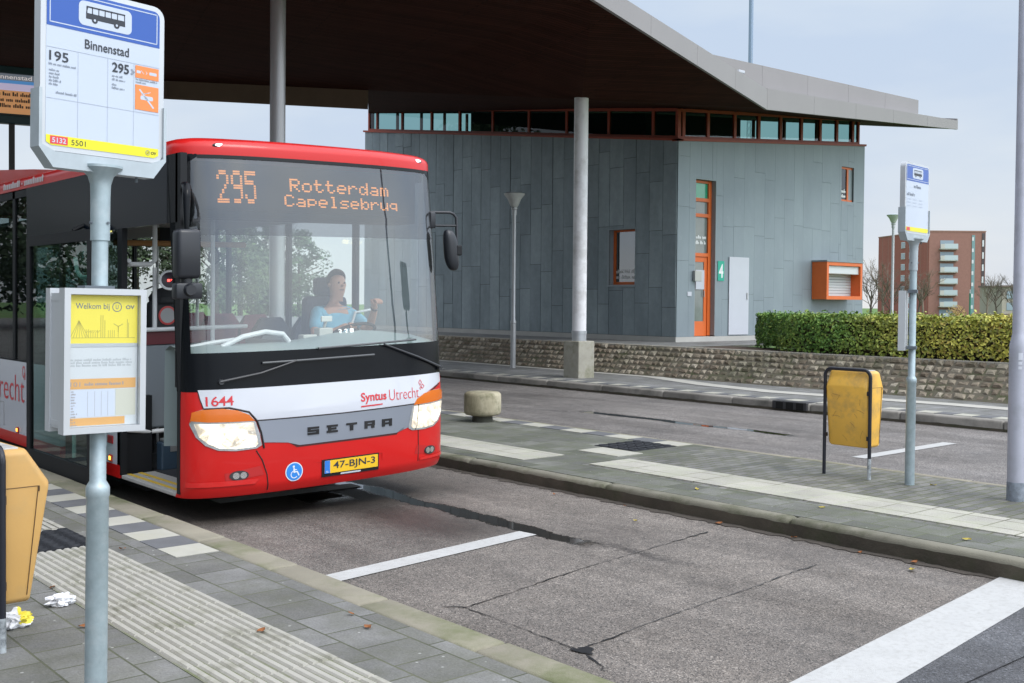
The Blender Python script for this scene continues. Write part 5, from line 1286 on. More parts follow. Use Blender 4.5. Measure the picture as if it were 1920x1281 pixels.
m_chrome = M('reflector_chrome', (.75, .75, .75), .18, 1.0)
m_amber = M('amber_lens', (.60, .135, .008), .25, coat=.4)
m_txtr = M('bus_red_lettering', (.55, .03, .04), .4)

# --- front skin
bp('front_bumper', patch([(0, .24), (BW, .24), (BW, 1.115), (0, 1.115)], 0), m_bred, smooth=True)
bp('windscreen_apron', patch([(0, 1.09), (BW, 1.09), (BW, 1.395), (0, 1.395)], .003), m_bblk, smooth=True)
ws = bp('windscreen', patch([(.055, 1.395), (2.495, 1.395), (2.495, 2.335), (.055, 2.335)], 0), m_wind, smooth=True)
sb = bp('tinted_band', patch([(.055, 2.335), (2.495, 2.335), (2.495, 2.90), (2.40, 2.965), (.15, 2.965), (.055, 2.90)], 0), m_band, smooth=True)
bp('windscreen_pillar', patch([(0, 1.395), (.055, 1.395), (.055, 2.90), (.15, 2.965), (.15, 2.99), (0, 2.99)], .002), m_bblk, smooth=True)
bp('windscreen_pillar', patch([(2.495, 1.395), (BW, 1.395), (BW, 2.99), (2.40, 2.99), (2.40, 2.965), (2.495, 2.90)], .002), m_bblk, smooth=True)
bp('windscreen_seal', patch([(.15, 2.955), (2.40, 2.955), (2.40, 2.985), (.15, 2.985)], .004), m_bblk2, smooth=True)
# red front roof cap, curling back into the roof
def ztop(x): return 3.145-.11*abs((x-1.275)/1.275)**7
out_ = [(0, LEN), (0, 9), (0, 6), (0, 3), (0, 1.2), (0, .75)]
for k in range(41):
    q = -1+2*k/40; x = 1.275+1.275*math.copysign(1-(1-abs(q))**2.2, q); out_.append((x, fy(x, 2.975)))
out_ += [(BW, .75), (BW, 1.2), (BW, 3), (BW, 6), (BW, 9), (BW, LEN)]
mb = MB(); rings = [(0, 2.975), (.0, 3.045), (.008, 3.075), (.028, 3.10), (.07, 3.122), (.16, 3.14), (.40, 3.15)]; n = len(out_)
for d, z in rings:
    for x, y in out_:
        ny = max(0, 1-abs(x-1.275)/1.275)**.35 if y < .74 else 0
        mb.v.append((1.275+(x-1.275)*(1-d/1.275), y+d*min(1, .35+ny) if y < .74 else y+(d*.35 if y < 1 else 0), z))
for k in range(len(rings)-1):
    for i in range(n-1): mb.f.append((k*n+i, k*n+i+1, (k+1)*n+i+1, (k+1)*n+i)); mb.mi.append(0)
mb.f.append(tuple((len(rings)-1)*n+i for i in range(n))); mb.mi.append(0)
cove = bp('roof', mb, m_bred, smooth=True, angle=50)
mb = MB(); scr = random.Random(12)
for a, b in ((3.65, 4.25), (4.42, 5.0), (5.2, 6.6), (6.8, 7.5)):
    y = a
    while y < b:
        wv = scr.uniform(.045, .07); zt_ = scr.choice([.052, .052, .07]); mb.add([(-.0075, y+wv*.72, 3.015), (-.0075, y, 3.015), (-.0075, y-.012, 3.015+zt_), (-.0075, y+wv*.72-.012, 3.015+zt_)], [(0, 1, 2, 3)])
        y += wv
mb.lathe([(.012, 0), (.012, .002)], 0, 0, 8, mat=Matrix.Translation((-.0085, 4.34, 3.04)) @ Matrix.Rotation(R(90), 4, 'Y'))
bp('cove_lettering', mb, M('cove_white', (.6, .55, .56), .5), cove)
mb = MB()   # raised red roof unit
P = [(.25, 3.5, 3.13), (2.3, 3.5, 3.13), (2.3, 4.8, 3.26), (.25, 4.8, 3.25), (.25, 7.5, 3.46), (2.3, 7.5, 3.46), (.25, 11.5, 3.46), (2.3, 11.5, 3.46)]
mb.add(P+[(x, y, 3.1) for x, y, z in P], [(0, 1, 2, 3), (3, 2, 5, 4), (4, 5, 7, 6), (0, 3, 11, 8), (3, 4, 12, 11), (4, 6, 14, 12), (6, 7, 15, 14), (1, 9, 10, 2), (2, 10, 13, 5), (5, 13, 15, 7), (0, 8, 9, 1)])
bp('roof_unit', mb, m_bred)

# --- white band, silver grille bar and trims on the front
wb = bp('white_panel', patch([(.085, 1.105), (2.465, 1.105), (2.47, 1.02), (2.40, 1.0), (2.20, .93), (2.07, .855), (1.6, .845), (.95, .845), (.51, .845), (.44, .92), (.12, .955)], .004), m_bwhite, smooth=True)
gb = bp('grille_bar', patch([(.515, .838), (2.07, .848), (2.14, .83), (2.14, .665), (2.05, .662), (1.96, .665), (1.86, .615), (.88, .610), (.78, .640), (.72, .652), (.575, .660), (.55, .70)], .005), m_bsilver, smooth=True)
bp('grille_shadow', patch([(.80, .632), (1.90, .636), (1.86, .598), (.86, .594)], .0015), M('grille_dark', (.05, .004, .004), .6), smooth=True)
mb = MB()
def seam(pts, r=.004, off=.001, n=7):
    P = []
    for a, b in zip(pts[:-1], pts[1:]):
        for i in range(n): P.append(FS(a[0]+(b[0]-a[0])*i/n, a[1]+(b[1]-a[1])*i/n, off))
    P.append(FS(*pts[-1], off)); mb.tube(P, r, 5)
seam([(.085, 1.105), (.10, 1.03), (.12, .955)], .005); seam([(.51, .842), (1.3, .840), (2.09, .852)], .0055, .004)
seam([(.51, .60), (.56, .52), (.60, .40), (.615, .27)], .005); seam([(2.12, .64), (2.125, .45), (2.12, .33)], .004)
seam([(.12, .955), (.30, .957), (.45, .915), (.515, .84), (.55, .74), (.575, .615)], .008, .004)
seam([(2.43, 1.0), (2.28, .945), (2.12, .86), (2.10, .66), (2.08, .62)], .006, .004)
bp('panel_seam', mb, M('seam_black', (.012, .008, .008), .6))
mb = patch([(.02, .335), (.50, .335), (.54, .375), (.02, .375)], .010)
text_red = M('bus_red_bright', (.54, .012, .011), .25, coat=.3)
bp('bumper_lip', mb, text_red, smooth=True)
bp('bumper_lip', patch([(2.14, .335), (2.53, .335), (2.53, .36), (2.14, .36)], .008), text_red, smooth=True)

def front_text(name, body, x0, z0, x1, z1, off, mat, parent, **k):
    mb = MB(); text_box(mb, body, x0, z0, x1, z1, 0, fn=lambda x, z: FS(x, z, off), **k); return bp(name, mb, mat, parent)
front_text('fleet_number', '1644', .135, .975, .335, 1.052, .0065, m_txtr, wb, bold=.008, spacing=.93)
front_text('lettering', 'Syntus', 1.475, .895, 1.745, .995, .0065, m_txtr, wb, bold=.022)
front_text('lettering', 'Utrecht', 1.775, .905, 2.125, 1.0, .0065, m_txtr, wb, bold=-.012)
mb = MB()
def fq(pts, off=.0065): mb.add([FS(x, z, off) for x, z in pts], [tuple(range(len(pts)))])
fq([(1.475, .872), (1.60, .874), (1.575, .886), (1.475, .884)]); fq([(1.60, .874), (1.70, .878), (1.70, .888), (1.58, .886)])
def ring4(cx, cz, a, b, t_):
    fq([(cx-a, cz), (cx, cz+b), (cx, cz+b-t_), (cx-a+t_, cz)]); fq([(cx, cz+b), (cx+a, cz), (cx+a-t_, cz), (cx, cz+b-t_)]); fq([(cx+a, cz), (cx, cz-b), (cx, cz-b+t_), (cx+a-t_, cz)]); fq([(cx, cz-b), (cx-a, cz), (cx-a+t_, cz), (cx, cz-b+t_)])
ring4(2.148, 1.035, .022, .030, .008); ring4(2.178, 1.0, .024, .024, .008); ring4(2.15, .985, .014, .016, .006)
bp('logo', mb, m_txtr, wb)
# grille wordmark: wide slab letters
mb = MB()
def wl(x, strokes):
    for (a, b, c, d) in strokes: mb.add([FS(x+a, .684+b, o_) for a, b, o_ in ((a, b, .012), (c, b, .012), (c, d, .012), (a, d, .012), (a, b, .004), (c, b, .004), (c, d, .004), (a, d, .004))], [(0, 1, 2, 3), (0, 4, 5, 1), (1, 5, 6, 2), (2, 6, 7, 3), (3, 7, 4, 0)])
Wd, Hh, s1 = .105, .066, .019
wl(.955, [(0, 0, Wd, s1), (0, .0235, Wd, .0425), (0, Hh-s1, Wd, Hh), (0, .0425, .026, Hh-s1), (Wd-.026, s1, Wd, .0235)])
wl(1.135, [(0, 0, Wd, s1), (0.012, .0235, Wd-.015, .0425), (0, Hh-s1, Wd, Hh), (0.012, s1, .04, .0235), (.012, .0425, .04, Hh-s1)])
wl(1.325, [(0, Hh-s1, Wd, Hh), (.037, 0, .068, Hh-s1)])
wl(1.51, [(0, 0, .028, Hh), (.028, Hh-s1, Wd, Hh), (.028, .022, Wd, .040), (Wd-.026, .040, Wd, Hh-s1), (Wd-.034, 0, Wd-.004, .022)])
wl(1.695, [(0, 0, .028, Hh), (.028, Hh-s1, Wd, Hh), (.028, .018, Wd-.028, .035), (Wd-.028, 0, Wd, Hh-s1)])
bp('wordmark', mb, M('wordmark_black', (.01, .01, .012), .3, coat=.4), gb)
# number plate
mb = patch([(1.09, .318), (1.66, .318), (1.66, .462), (1.09, .462)], .008, thick=.008); npl = bp('number_plate_holder', mb, m_bblk2)
bp('number_plate', patch([(1.112, .345), (1.645, .345), (1.645, .452), (1.112, .452)], .014, thick=.005), M('plate_yellow', (.72, .44, .015), .35), npl)
bp('plate_blue', patch([(1.112, .345), (1.163, .345), (1.163, .452), (1.112, .452)], .0152, thick=.0015), M('plate_blue', (.02, .16, .55), .4), npl)
front_text('plate_characters', '47-BJN-3', 1.195, .362, 1.615, .438, .0162, m_black, npl, bold=.01)
front_text('plate_characters', 'NL', 1.124, .352, 1.150, .368, .0162, M('white_vinyl', (.7, .72, .72), .6), npl)
bp('plate_sticker', patch([(1.27, .324), (1.47, .324), (1.47, .336), (1.27, .336)], .0095), m_bwhite, npl)
bp('plate_recess', patch([(1.02, .455), (1.70, .465), (1.73, .455), (1.72, .40), (1.70, .40), (1.70, .455), (1.02, .448)], .004), m_bred)
# wheelchair disc
def disc(cx, cz, r1, off, n=28): return patch([(cx+r1*math.cos(6.2832*k/n), cz+r1*math.sin(6.2832*k/n)) for k in range(n)], off)
wd = bp('wheelchair_disc', disc(.835, .395, .078, .004), M('disc_white', (.62, .66, .72), .4))
bp('disc_field', disc(.835, .395, .070, .0055), M('disc_blue', (.02, .20, .60), .4), wd)
mb = MB()
fq([(.83+.010*math.cos(6.2832*k/10), .437+.010*math.sin(6.2832*k/10)) for k in range(10)], .007)
fq([(.826, .425), (.838, .425), (.842, .385), (.828, .385)], .007); fq([(.832, .398), (.866, .398), (.882, .362), (.872, .357), (.858, .388), (.832, .388)], .007); fq([(.834, .414), (.858, .414), (.858, .406), (.834, .406)], .007)
for k in range(14):
    a, b = R(100+k*16), R(100+(k+1)*16); fq([(.834+.032*math.cos(a), .372+.032*math.sin(a)), (.834+.032*math.cos(b), .372+.032*math.sin(b)), (.834+.025*math.cos(b), .372+.025*math.sin(b)), (.834+.025*math.cos(a), .372+.025*math.sin(a))], .007)
bp('disc_symbol', mb, M('disc_white', (.62, .66, .72), .4), wd)
# fog lamps
for cx, sgn in ((.375, 1), (2.275, -1)):
    bp('fog_lamp_recess', patch([(cx-.11*sgn, .435), (cx+.17*sgn, .475), (cx+.20*sgn, .40), (cx-.10*sgn, .37)], .003), M('bus_red_recess', (.40, .012, .012), .35), smooth=True)
    n = 20; mb = patch([(cx+.075*math.cos(6.2832*k/n), .412+.038*math.sin(6.2832*k/n)) for k in range(n)], .010, thick=.008); fg = bp('fog_lamp', mb, M('lamp_dark', (.05, .05, .055), .25, .3))
    bp('fog_lamp_lens', disc(cx-.025*sgn, .412, .026, .0125), m_chrome, fg); bp('fog_lamp_lens', disc(cx+.032*sgn, .412, .026, .0125), m_chrome, fg)
# headlamps
HL = [(.035, .835), (.05, .93), (.11, .952), (.25, .955), (.36, .935), (.45, .895), (.505, .83), (.535, .74), (.555, .64), (.51, .617), (.35, .610), (.22, .622), (.13, .665), (.07, .735)]
AM = [(.04, .85), (.05, .93), (.11, .950), (.25, .953), (.36, .933), (.45, .893), (.495, .842), (.30, .845), (.15, .850), (.045, .862)]
m_bulb = emit('headlamp_beam', (1, .90, .72), 2.0); m_bulb2 = emit('headlamp_glow', (1, .80, .55), .75)
s_ = NT('headlamp_glow'); f_ = s_.noise(9, 4, .6, dist=.6)
s_.set(Base_Color=(.6, .58, .52), Metallic=.5, Roughness=.3, Emission_Color=s_.ramp(f_, [(.36, (.62, .40, .17)), (.52, (1, .86, .62)), (.66, (1, .96, .86))]), Emission_Strength=s_.ramp(f_, [(.34, (.25,)*3), (.50, (.8,)*3), (.64, (1.25,)*3)])); s_.bump(s_.noise(22, 2), .5, .02); m_glow = s_.m
m_lens = glass('lamp_lens', (.96, .97, .98), 1.5)
m_house = M('lamp_housing', (.52, .53, .54), .3, .6, var=.3, vs=14)
for mir in (False, True):
    g_ = (lambda p: mirror(p)) if mir else (lambda p: p)
    hl = bp('headlight', patch(g_(HL), .006), m_house, smooth=True)
    bp('turn_signal', patch(g_(AM), .012, thick=.005), m_amber, hl, True)
    X = (lambda x: BW-x) if mir else (lambda x: x)
    bp('lamp_reflector', patch(g_([(.06, .84), (.16, .836), (.31, .832), (.485, .83), (.505, .74), (.525, .655), (.50, .632), (.35, .626), (.23, .637), (.15, .678), (.09, .735)]), .009), m_glow, hl, True)
    for cx, cz, r1 in ((.205, .718, .052), (.40, .738, .038)):
        n = 24; bp('lamp_bulb', patch([(X(cx)+r1*math.cos(6.2832*k/n), cz+r1*math.sin(6.2832*k/n)) for k in range(n)], .0115), m_bulb, hl)
    bp('lamp_lens', patch(g_([(.045, .85), (.15, .84), (.30, .836), (.50, .834), (.535, .74), (.555, .64), (.51, .617), (.35, .610), (.22, .622), (.13, .665), (.07, .735)]), .018), m_lens, hl, True)
# roof marker lamps
for cx in (.32, 2.29):
    mb = MB(); n = 16
    for rr_, dy, zz in ((1, 0, 0), (.8, -.012, .004)):
        for k in range(n): a = 6.2832*k/n; mb.v.append((cx+.06*rr_*math.cos(a), fy(cx, 2.97)+.018+dy, 3.062+zz+.020*rr_*math.sin(a)))
    mb.f += [(k, (k+1) % n, n+(k+1) % n, n+k) for k in range(n)]+[tuple(range(n, 2*n))]; mb.mi += [0]*(n+1); rl_ = bp('roof_lamp', mb, M('lamp_surround', (.05, .05, .055), .4))
    mb = MB(); mb.v = [(cx+.042*math.cos(6.2832*k/n), fy(cx, 2.97)+.004, 3.066+.013*math.sin(6.2832*k/n)) for k in range(n)]; mb.f = [tuple(range(n))]; mb.mi = [0]; bp('lamp_lens', mb, emit('marker_white', (.9, .9, 1), 1.6), rl_)

# --- destination display behind the tinted band
mb = MB(); mb.box(.20, 2.36, .50, .62, 2.56, 2.95); mb.box(.08, 2.47, .62, .95, 2.50, 2.96); dbx = bp('display_box', mb, m_bblk2)
FONT = {'R': '11110 10001 10001 11110 10100 10010 10001', 'o': '00000 00000 01110 10001 10001 10001 01110', 't': '01000 01000 11110 01000 01000 01001 00110', 'e': '00000 00000 01110 10001 11111 10000 01110',
 'r': '00000 00000 10110 11001 10000 10000 10000', 'd': '00001 00001 01101 10011 10001 10011 01101', 'a': '00000 00000 01110 00001 01111 10001 01111', 'm': '00000 00000 11010 10101 10101 10101 10101',
 'C': '01110 10001 10000 10000 10000 10001 01110', 'p': '00000 00000 11110 10001 10001 11110 10000', 'l': '01100 00100 00100 00100 00100 00100 01110', 's': '00000 00000 01111 10000 01110 00001 11110',
 'b': '10000 10000 10110 11001 10001 11001 10110', 'u': '00000 00000 10001 10001 10001 10011 01101', 'g': '00000 00000 01111 10001 10001 01111 00001',
 '2': '01110 10001 00001 00010 00100 01000 11111', '9': '01110 10001 10001 01111 00001 00001 01110', '5': '11111 10000 11110 00001 00001 10001 01110'}
m_led = emit('led_orange', (1.0, .33, .05), 2.4)
def dots(mb, word, x0, x1, z0, z1, bold, fx=.80, fz=.80, hs=2, vs_=1):
    n = len(word)*6-1; px = (x1-x0)/n; pz = (z1-z0)/7
    for i, ch in enumerate(word):
        for r_, row in enumerate(FONT[ch].split()):
            for c, bit in enumerate(row):
                if bit == '1':
                    for sx in range(hs):
                        for sz in range(vs_):
                            w_, h_ = px/hs, pz/vs_; cx = x0+(i*6+c)*px+w_*(sx+.5); cz = z1-(r_)*pz-h_*(sz+.5); a, b = w_*fx/2, h_*fz/2
                            mb.add([FS(x, z, -.012) for x, z in ((cx-a, cz-b), (cx+a, cz-b), (cx+a, cz+b), (cx-a, cz+b))], [(0, 1, 2, 3)])
mb = MB(); dots(mb, '295', .285, .60, 2.598, 2.868, 1, .82, .74, 2, 2); bp('display_digits', mb, m_led, dbx)
mb = MB(); dots(mb, 'Rotterdam', .90, 1.905, 2.712, 2.822, 0, .95, .8); bp('display_digits', mb, m_led, dbx)
mb = MB(); dots(mb, 'Capelsebrug', .845, 2.00, 2.585, 2.685, 0, .95, .8); bp('display_digits', mb, m_led, dbx)

# --- kerb side (image left): open door, panels, windows
mb = MB(); mb.box(-.002, .05, .60, 4.2, 2.44, 2.983); hd = bp('door_header', mb, m_navy)
mb = MB(); mb.box(0, .055, .345, .40, .27, 1.12); mb.box(0, .055, .345, .44, 1.12, 2.99); mb.box(0, .05, .40, .62, 2.44, 2.99); bp('door_post', mb, m_bblk2)
mb = MB(); mb.box(0.0, .05, 1.56, 1.66, .27, 2.44); bp('door_post', mb, m_bblk2)
mb = MB(); mb.box(0, .05, 1.60, 1.93, .35, 1.12); pn_ = bp('side_panel', mb, m_bwhite)
mb = MB(); mb.box(-.003, .05, 1.60, 1.93, .24, .352); bp('side_skirt', mb, m_bred)
mb = MB(); mb.box(-.012, 0, 1.75, 1.87, .53, .60, .004); bp('reflector', mb, M('red_reflector', (.30, .01, .015), .3), pn_)
def marker(y, z):
    mb = MB(); mb.box(-.014, 0, y-.035, y+.035, z-.035, z+.03, .006); o_ = bp('side_marker_lamp', mb, M('marker_red', (.45, .05, .02), .3))
    mb = MB(); mb.box(-.018, -.014, y-.018, y+.018, z-.018, z+.015); bp('lamp_glow', mb, emit('marker_amber', (1, .36, .05), 4), o_)
marker(1.80, .40); marker(4.50, .395)
mb = MB(); mb.box(0, .05, 3.15, LEN, .35, 1.135); pn_ = bp('side_panel', mb, m_bwhite)
mb = MB(); mb.box(-.003, .05, 3.15, LEN, .235, .353); bp('side_skirt', mb, m_bred)
mb = MB(); mb.box(0, .05, 1.93, 3.15, .95, 1.135); bp('wheel_arch', mb, m_bblk2)
mb = MB(); text_box(mb, 'Utrecht', 4.28, .70, 5.62, .985, -.003, -.008, axis='x'); text_box(mb, 'Syntus', 5.85, .68, 7.0, .98, -.003, .02, axis='x'); mb.v = [(x, 9.9-y if y < 5.7 else 12.9-y, z) for x, y, z in mb.v]; bp('lettering', mb, m_txtr, pn_)
mb = MB()
for a, b, r1 in ((4.30, 1.03, .05), (4.27, .985, .03)): 
    for k in range(16):
        t0, t1 = 6.2832*k/16, 6.2832*(k+1)/16; mb.add([(-.003, a+r1*math.cos(t0), b+r1*math.sin(t0)*1.3), (-.003, a+r1*math.cos(t1), b+r1*math.sin(t1)*1.3), (-.003, a+r1*.75*math.cos(t1), b+r1*.75*1.3*math.sin(t1)), (-.003, a+r1*.75*math.cos(t0), b+r1*.75*1.3*math.sin(t0))], [(0, 1, 2, 3)])
bp('logo', mb, m_txtr, pn_)
mb = MB(); mb.tube([(-.003, 5.0, .40), (-.003, 5.0, .66), (-.003, 6.2, .66)], .004, 4); bp('panel_seam', mb, M('seam_grey', (.3, .3, .3), .7), pn_)
def windows(X, ys, x_in, gm):
    for a, b in zip(ys[:-1], ys[1:]):
        mb = MB(); mb.box(X-.006, X+.006, a+.04, b-.04, 1.15, 2.90); bp('side_window', mb, gm)
        mb = MB(); mb.box(X-.02, X+.02, b-.04, b+.04, 1.135, 2.985); bp('window_pillar', mb, m_bblk2)
    mb = MB(); mb.box(X-.02, X+.02, ys[0], ys[-1], 2.90, 2.985); mb.box(X-.02, X+.02, ys[0], ys[-1], 1.135, 1.15); bp('window_rail', mb, m_bblk2)
windows(.02, [1.66, 3.15, 4.65, 6.15, 7.65, 9.15, 10.65, LEN-.05], .06, m_swin2)
mb = MB(); mb.box(BW-.05, BW, .42, LEN, .35, 1.135); bp('side_panel', mb, m_bwhite)
mb = MB(); mb.box(BW-.05, BW+.003, .40, LEN, .235, .353); bp('side_skirt', mb, m_bred)
windows(BW-.02, [.62, 1.75, 3.15, 4.65, 6.15, 7.65, 9.15, 10.65, LEN-.05], .06, m_swin)
# door leaf slid out behind the opening
dl = MB(); X0, X1, ya, yb = -.215, -.175, 1.72, 3.50
dl.box(X0, X1, ya, ya+.09, .17, 2.44); dl.box(X0, X1, yb-.10, yb, .17, 2.44); dl.box(X0, X1, ya+.09, yb-.10, .17, .33); dl.box(X0, X1, ya+.09, yb-.10, 2.34, 2.44)
dleaf = bp('door_leaf', dl, m_bblk2)
mb = MB(); mb.box(-.198, -.192, ya+.09, yb-.10, .33, 2.34); bp('door_pane', mb, m_door, dleaf)
mb = MB(); mb.tube([(-.14, 2.35, .35), (-.14, 2.35, .95), (-.14, 2.30, 1.05)], .018, 10); mb.tube([(-.14, 1.85, 2.02), (-.14, 2.15, 2.02), (-.14, 2.27, 2.08), (-.14, 2.32, 2.20)], .020, 10); bp('door_handrail', mb, M('handrail_teal', (.45, .60, .56), .4), dleaf)
mb = MB()
for y in (2.0, 2.5): mb.tube([(-.1, y, 2.46), (.02, y, 2.52)], .02, 8)
bp('door_arm', mb, m_bblk2, dleaf)
# entrance step and lower wheel
mb = MB(); mb.box(.0, 1.0, .42, 1.56, .24, .272, .006); st = bp('entrance_step', mb, M('step_grey', (.36, .35, .33), .7, var=.1, vs=8))
mb = MB()
for x in (.05, .15): mb.box(x, x+.035, .42, 1.56, .2725, .276)
bp('step_edge_strip', mb, M('step_yellow', (.60, .40, .04), .6), st)
mb = MB(); mb.box(.10, 2.45, .45, LEN-.1, .236, .262); mb.box(.30, 1.0, .43, 1.55, .272, .28); bp('floor', mb, m_intd)
mb = MB(); mb.box(.05, BW-.05, LEN-.05, LEN, .25, 2.98); bp('rear_wall', mb, m_intd)
mb = MB(); mb.box(.05, BW-.05, 1.0, LEN-.05, 2.62, 2.66); bp('ceiling', mb, M('bus_ceiling', (.30, .30, .29), .7))
for wy in (2.55, 8.9):
    for wx in (.04, BW-.34):
        mb = MB(); RM = Matrix.Translation((wx, wy, .485)) @ Matrix.Rotation(R(90), 4, 'Y')
        mb.lathe([(.30, .0), (.44, .0), (.478, .05), (.478, .25), (.44, .30), (.30, .30)], 0, 0, 36, mat=RM); wh = bp('wheel', mb, M('tyre_rubber', (.018, .018, .02), .8))
        mb = MB(); mb.lathe([(.30, .06), (.27, .10), (.12, .05), (.10, .02), (.02, .02)], 0, 0, 28, mat=RM); mb.lathe([(.02, .25), (.30, .25)], 0, 0, 28, mat=RM); bp('rim', mb, M('rim_grey', (.30, .30, .31), .4, .6), wh)
mb = MB(); mb.box(.06, .30, 1.62, 2.02, .24, .95); bp('wheel_housing', mb, m_bblk2)
# tucked underbody
mb = MB(); mb.box(.12, 2.43, 1.3, LEN-.3, .15, .235); mb.box(.35, 2.2, .42, 1.3, .25, .262); bp('underbody', mb, m_bblk2)

# --- interior
mb = MB(); xs = [x for x in XQ if .08 < x < 2.47]+[.07, 2.48]; xs.sort()
for x in xs:
    b = fy(x, 1.4)+.03; cw = .5+.5*math.cos(max(-1, min(1, (x-1.75)/.85))*math.pi)
    for dy, z in ((0, 1.36), (.10, 1.40), (.30, 1.425+.02*cw), (.42, 1.44+.07*cw), (.52, 1.40+.03*cw), (.54, .6)): mb.v.append((x, b+dy, z))
for i in range(len(xs)-1):
    for k in range(5): mb.f.append((i*6+k, (i+1)*6+k, (i+1)*6+k+1, i*6+k+1)); mb.mi.append(0)
da = bp('dashboard', mb, M('dash_grey_green', (.20, .25, .25), .55), smooth=True)
mb = MB(); mb.tube([(.42, .48, 1.42), (.60, .46, 1.50), (.80, .45, 1.535), (.97, .45, 1.51), (1.03, .45, 1.44)], .022, 10); bp('dash_rail', mb, m_rail, da)
mb = MB(); mb.box(1.36, 1.50, .50, .60, 1.46, 1.545, .01); mb.box(1.20, 1.34, .50, .60, 1.43, 1.49, .01); bp('ticket_machine', mb, M('machine_beige', (.42, .42, .38), .5), da)
mb = MB(); mb.box(1.37, 1.48, .48, .50, 1.60, 1.65, .005); mb.tube([(1.43, .55, 1.53), (1.43, .50, 1.61)], .012); bp('machine_screen', mb, M('screen_pale', (.55, .56, .52), .5), da)
for q, ch in enumerate('331'):
    mb = MB(); text_box(mb, ch, 1.545+q*.062, 1.475, 1.58+q*.062, 1.53, .485, .02); bp('stop_counter', mb, emit('counter_white', (.9, .9, .9), .8), da)
mb = MB(); cxw, cyw, czw = 1.88, .80, 1.46; WM = Matrix.Translation((cxw, cyw, czw)) @ Matrix.Rotation(R(-28), 4, 'X'); n = 28
mb.tube([tuple(WM @ Vector((.225*math.cos(6.2832*k/n), .225*math.sin(6.2832*k/n), 0))) for k in range(n+1)], .016, 8); mb.tube([tuple(WM @ Vector((-.22, 0, 0))), tuple(WM @ Vector((.22, 0, 0)))], .014, 6); mb.tube([tuple(WM @ Vector((0, 0, 0))), tuple(WM @ Vector((0, -.1, -.5)))], .03, 8); bp('steering_wheel', mb, m_bblk2)
mb = MB(); mb.box(1.67, 2.15, 1.27, 1.41, 1.05, 1.82, .06); mb.box(1.79, 2.03, 1.28, 1.38, 1.82, 2.0, .04); mb.box(1.46, 2.08, .85, 1.30, .92, 1.06, .05); mb.box(1.60, 1.95, .95, 1.25, .3, .92); bp('driver_seat', mb, M('seat_navy', (.025, .028, .05), .8))
mb = MB(); mb.box(1.28, 1.31, .78, 1.75, .6, 1.42); mb.box(1.28, 2.42, 1.74, 1.77, .3, 1.25); bp('driver_partition', mb, m_int);
mb = MB(); mb.tube([(1.95, .95, 1.46), (2.05, 1.0, 1.66), (2.30, 1.1, 1.68), (2.40, 1.2, 1.60)], .012, 8); bp('cab_rail', mb, m_rail)
mb = MB(); mb.box(.80, .86, 1.62, 2.02, .55, 1.42); mb.box(.10, .86, 1.98, 2.02, .62, 1.40); mb.box(.12, .84, 1.70, 1.76, .64, 1.40, .02); bp('entry_partition', mb, m_int)
mb = MB(); mb.box(.10, .84, 1.69, 1.765, 1.402, 1.52); bp('partition_band', mb, M('maroon_band', (.10, .008, .015), .5))
mb = MB(); mb.tube([(.06, 1.66, 1.54), (.90, 1.66, 1.54), (1.25, 1.66, 1.54)], .020, 10); mb.tube([(.90, 1.66, .3), (.90, 1.66, 2.62)], .020, 10); mb.tube([(.86, 1.62, .64), (.86, 1.62, 1.15), (.86, 1.54, 1.22), (.86, 1.40, 1.22)], .022, 10)
mb.tube([(.08, 1.60, 2.16), (.08, 1.66, 2.13), (.30, 1.66, 2.13), (.34, 1.66, 2.16), (.34, 1.66, 2.62)], .022, 10); mb.tube([(.34, 1.66, 1.54), (.34, 1.66, 2.1)], .020, 10); mb.tube([(.06, 1.60, .66), (.30, 1.64, .62), (.86, 1.64, .62)], .02, 10); mb.tube([(.06, .56, 1.41), (.40, .60, 1.455), (.60, .62, 1.47)], .018, 8)
bp('handrail', mb, m_rail)
mb = MB(); mb.tube([(.06, 1.9, 2.33), (1.4, 2.0, 2.33)], .028, 8); bp('ceiling_rail', mb, M('wood_rail', (.36, .17, .06), .5))
mb = MB(); RM = Matrix.Translation((.42, 1.52, 1.98)) @ Matrix.Rotation(R(75), 4, 'X') @ Matrix.Rotation(R(-20), 4, 'Y'); mb.lathe([(.085, -.03), (.085, .02), (.07, .03), (.01, .031)], 0, 0, 24, mat=RM); cr_ = bp('card_reader', mb, M('reader_black', (.03, .02, .03), .4), smooth=True)
mb = MB(); mb.lathe([(.084, .016), (.094, .022), (.084, .028)], 0, 0, 24, mat=RM); bp('reader_ring', mb, m_rail, cr_)
mb = MB()
for dx in (-.03, .004): mb.box(.40+dx+.015, .424+dx+.015, 1.486, 1.489, 1.972, 1.992)
bp('reader_led', mb, emit('led_red', (1, .05, .04), 6), cr_)
mb = MB(); mb.box(.34, .58, 1.50, 1.62, .27, .53, .015); wbn = bp('waste_box', mb, M('waste_navy', (.03, .055, .085), .5))
mb = MB(); mb.box(.36, .56, 1.49, 1.60, .53, .56, .01); mb.box(.42, .52, 1.494, 1.4995, .44, .49); bp('waste_flap', mb, M('flap_steel', (.35, .37, .38), .35, .6), wbn)
m_seat = M('seat_maroon', (.11, .012, .03), .85, var=.3, vs=15); m_seatb = M('seat_navy', (.025, .028, .05), .8); m_shell = M('seat_shell_grey', (.26, .30, .32), .5)
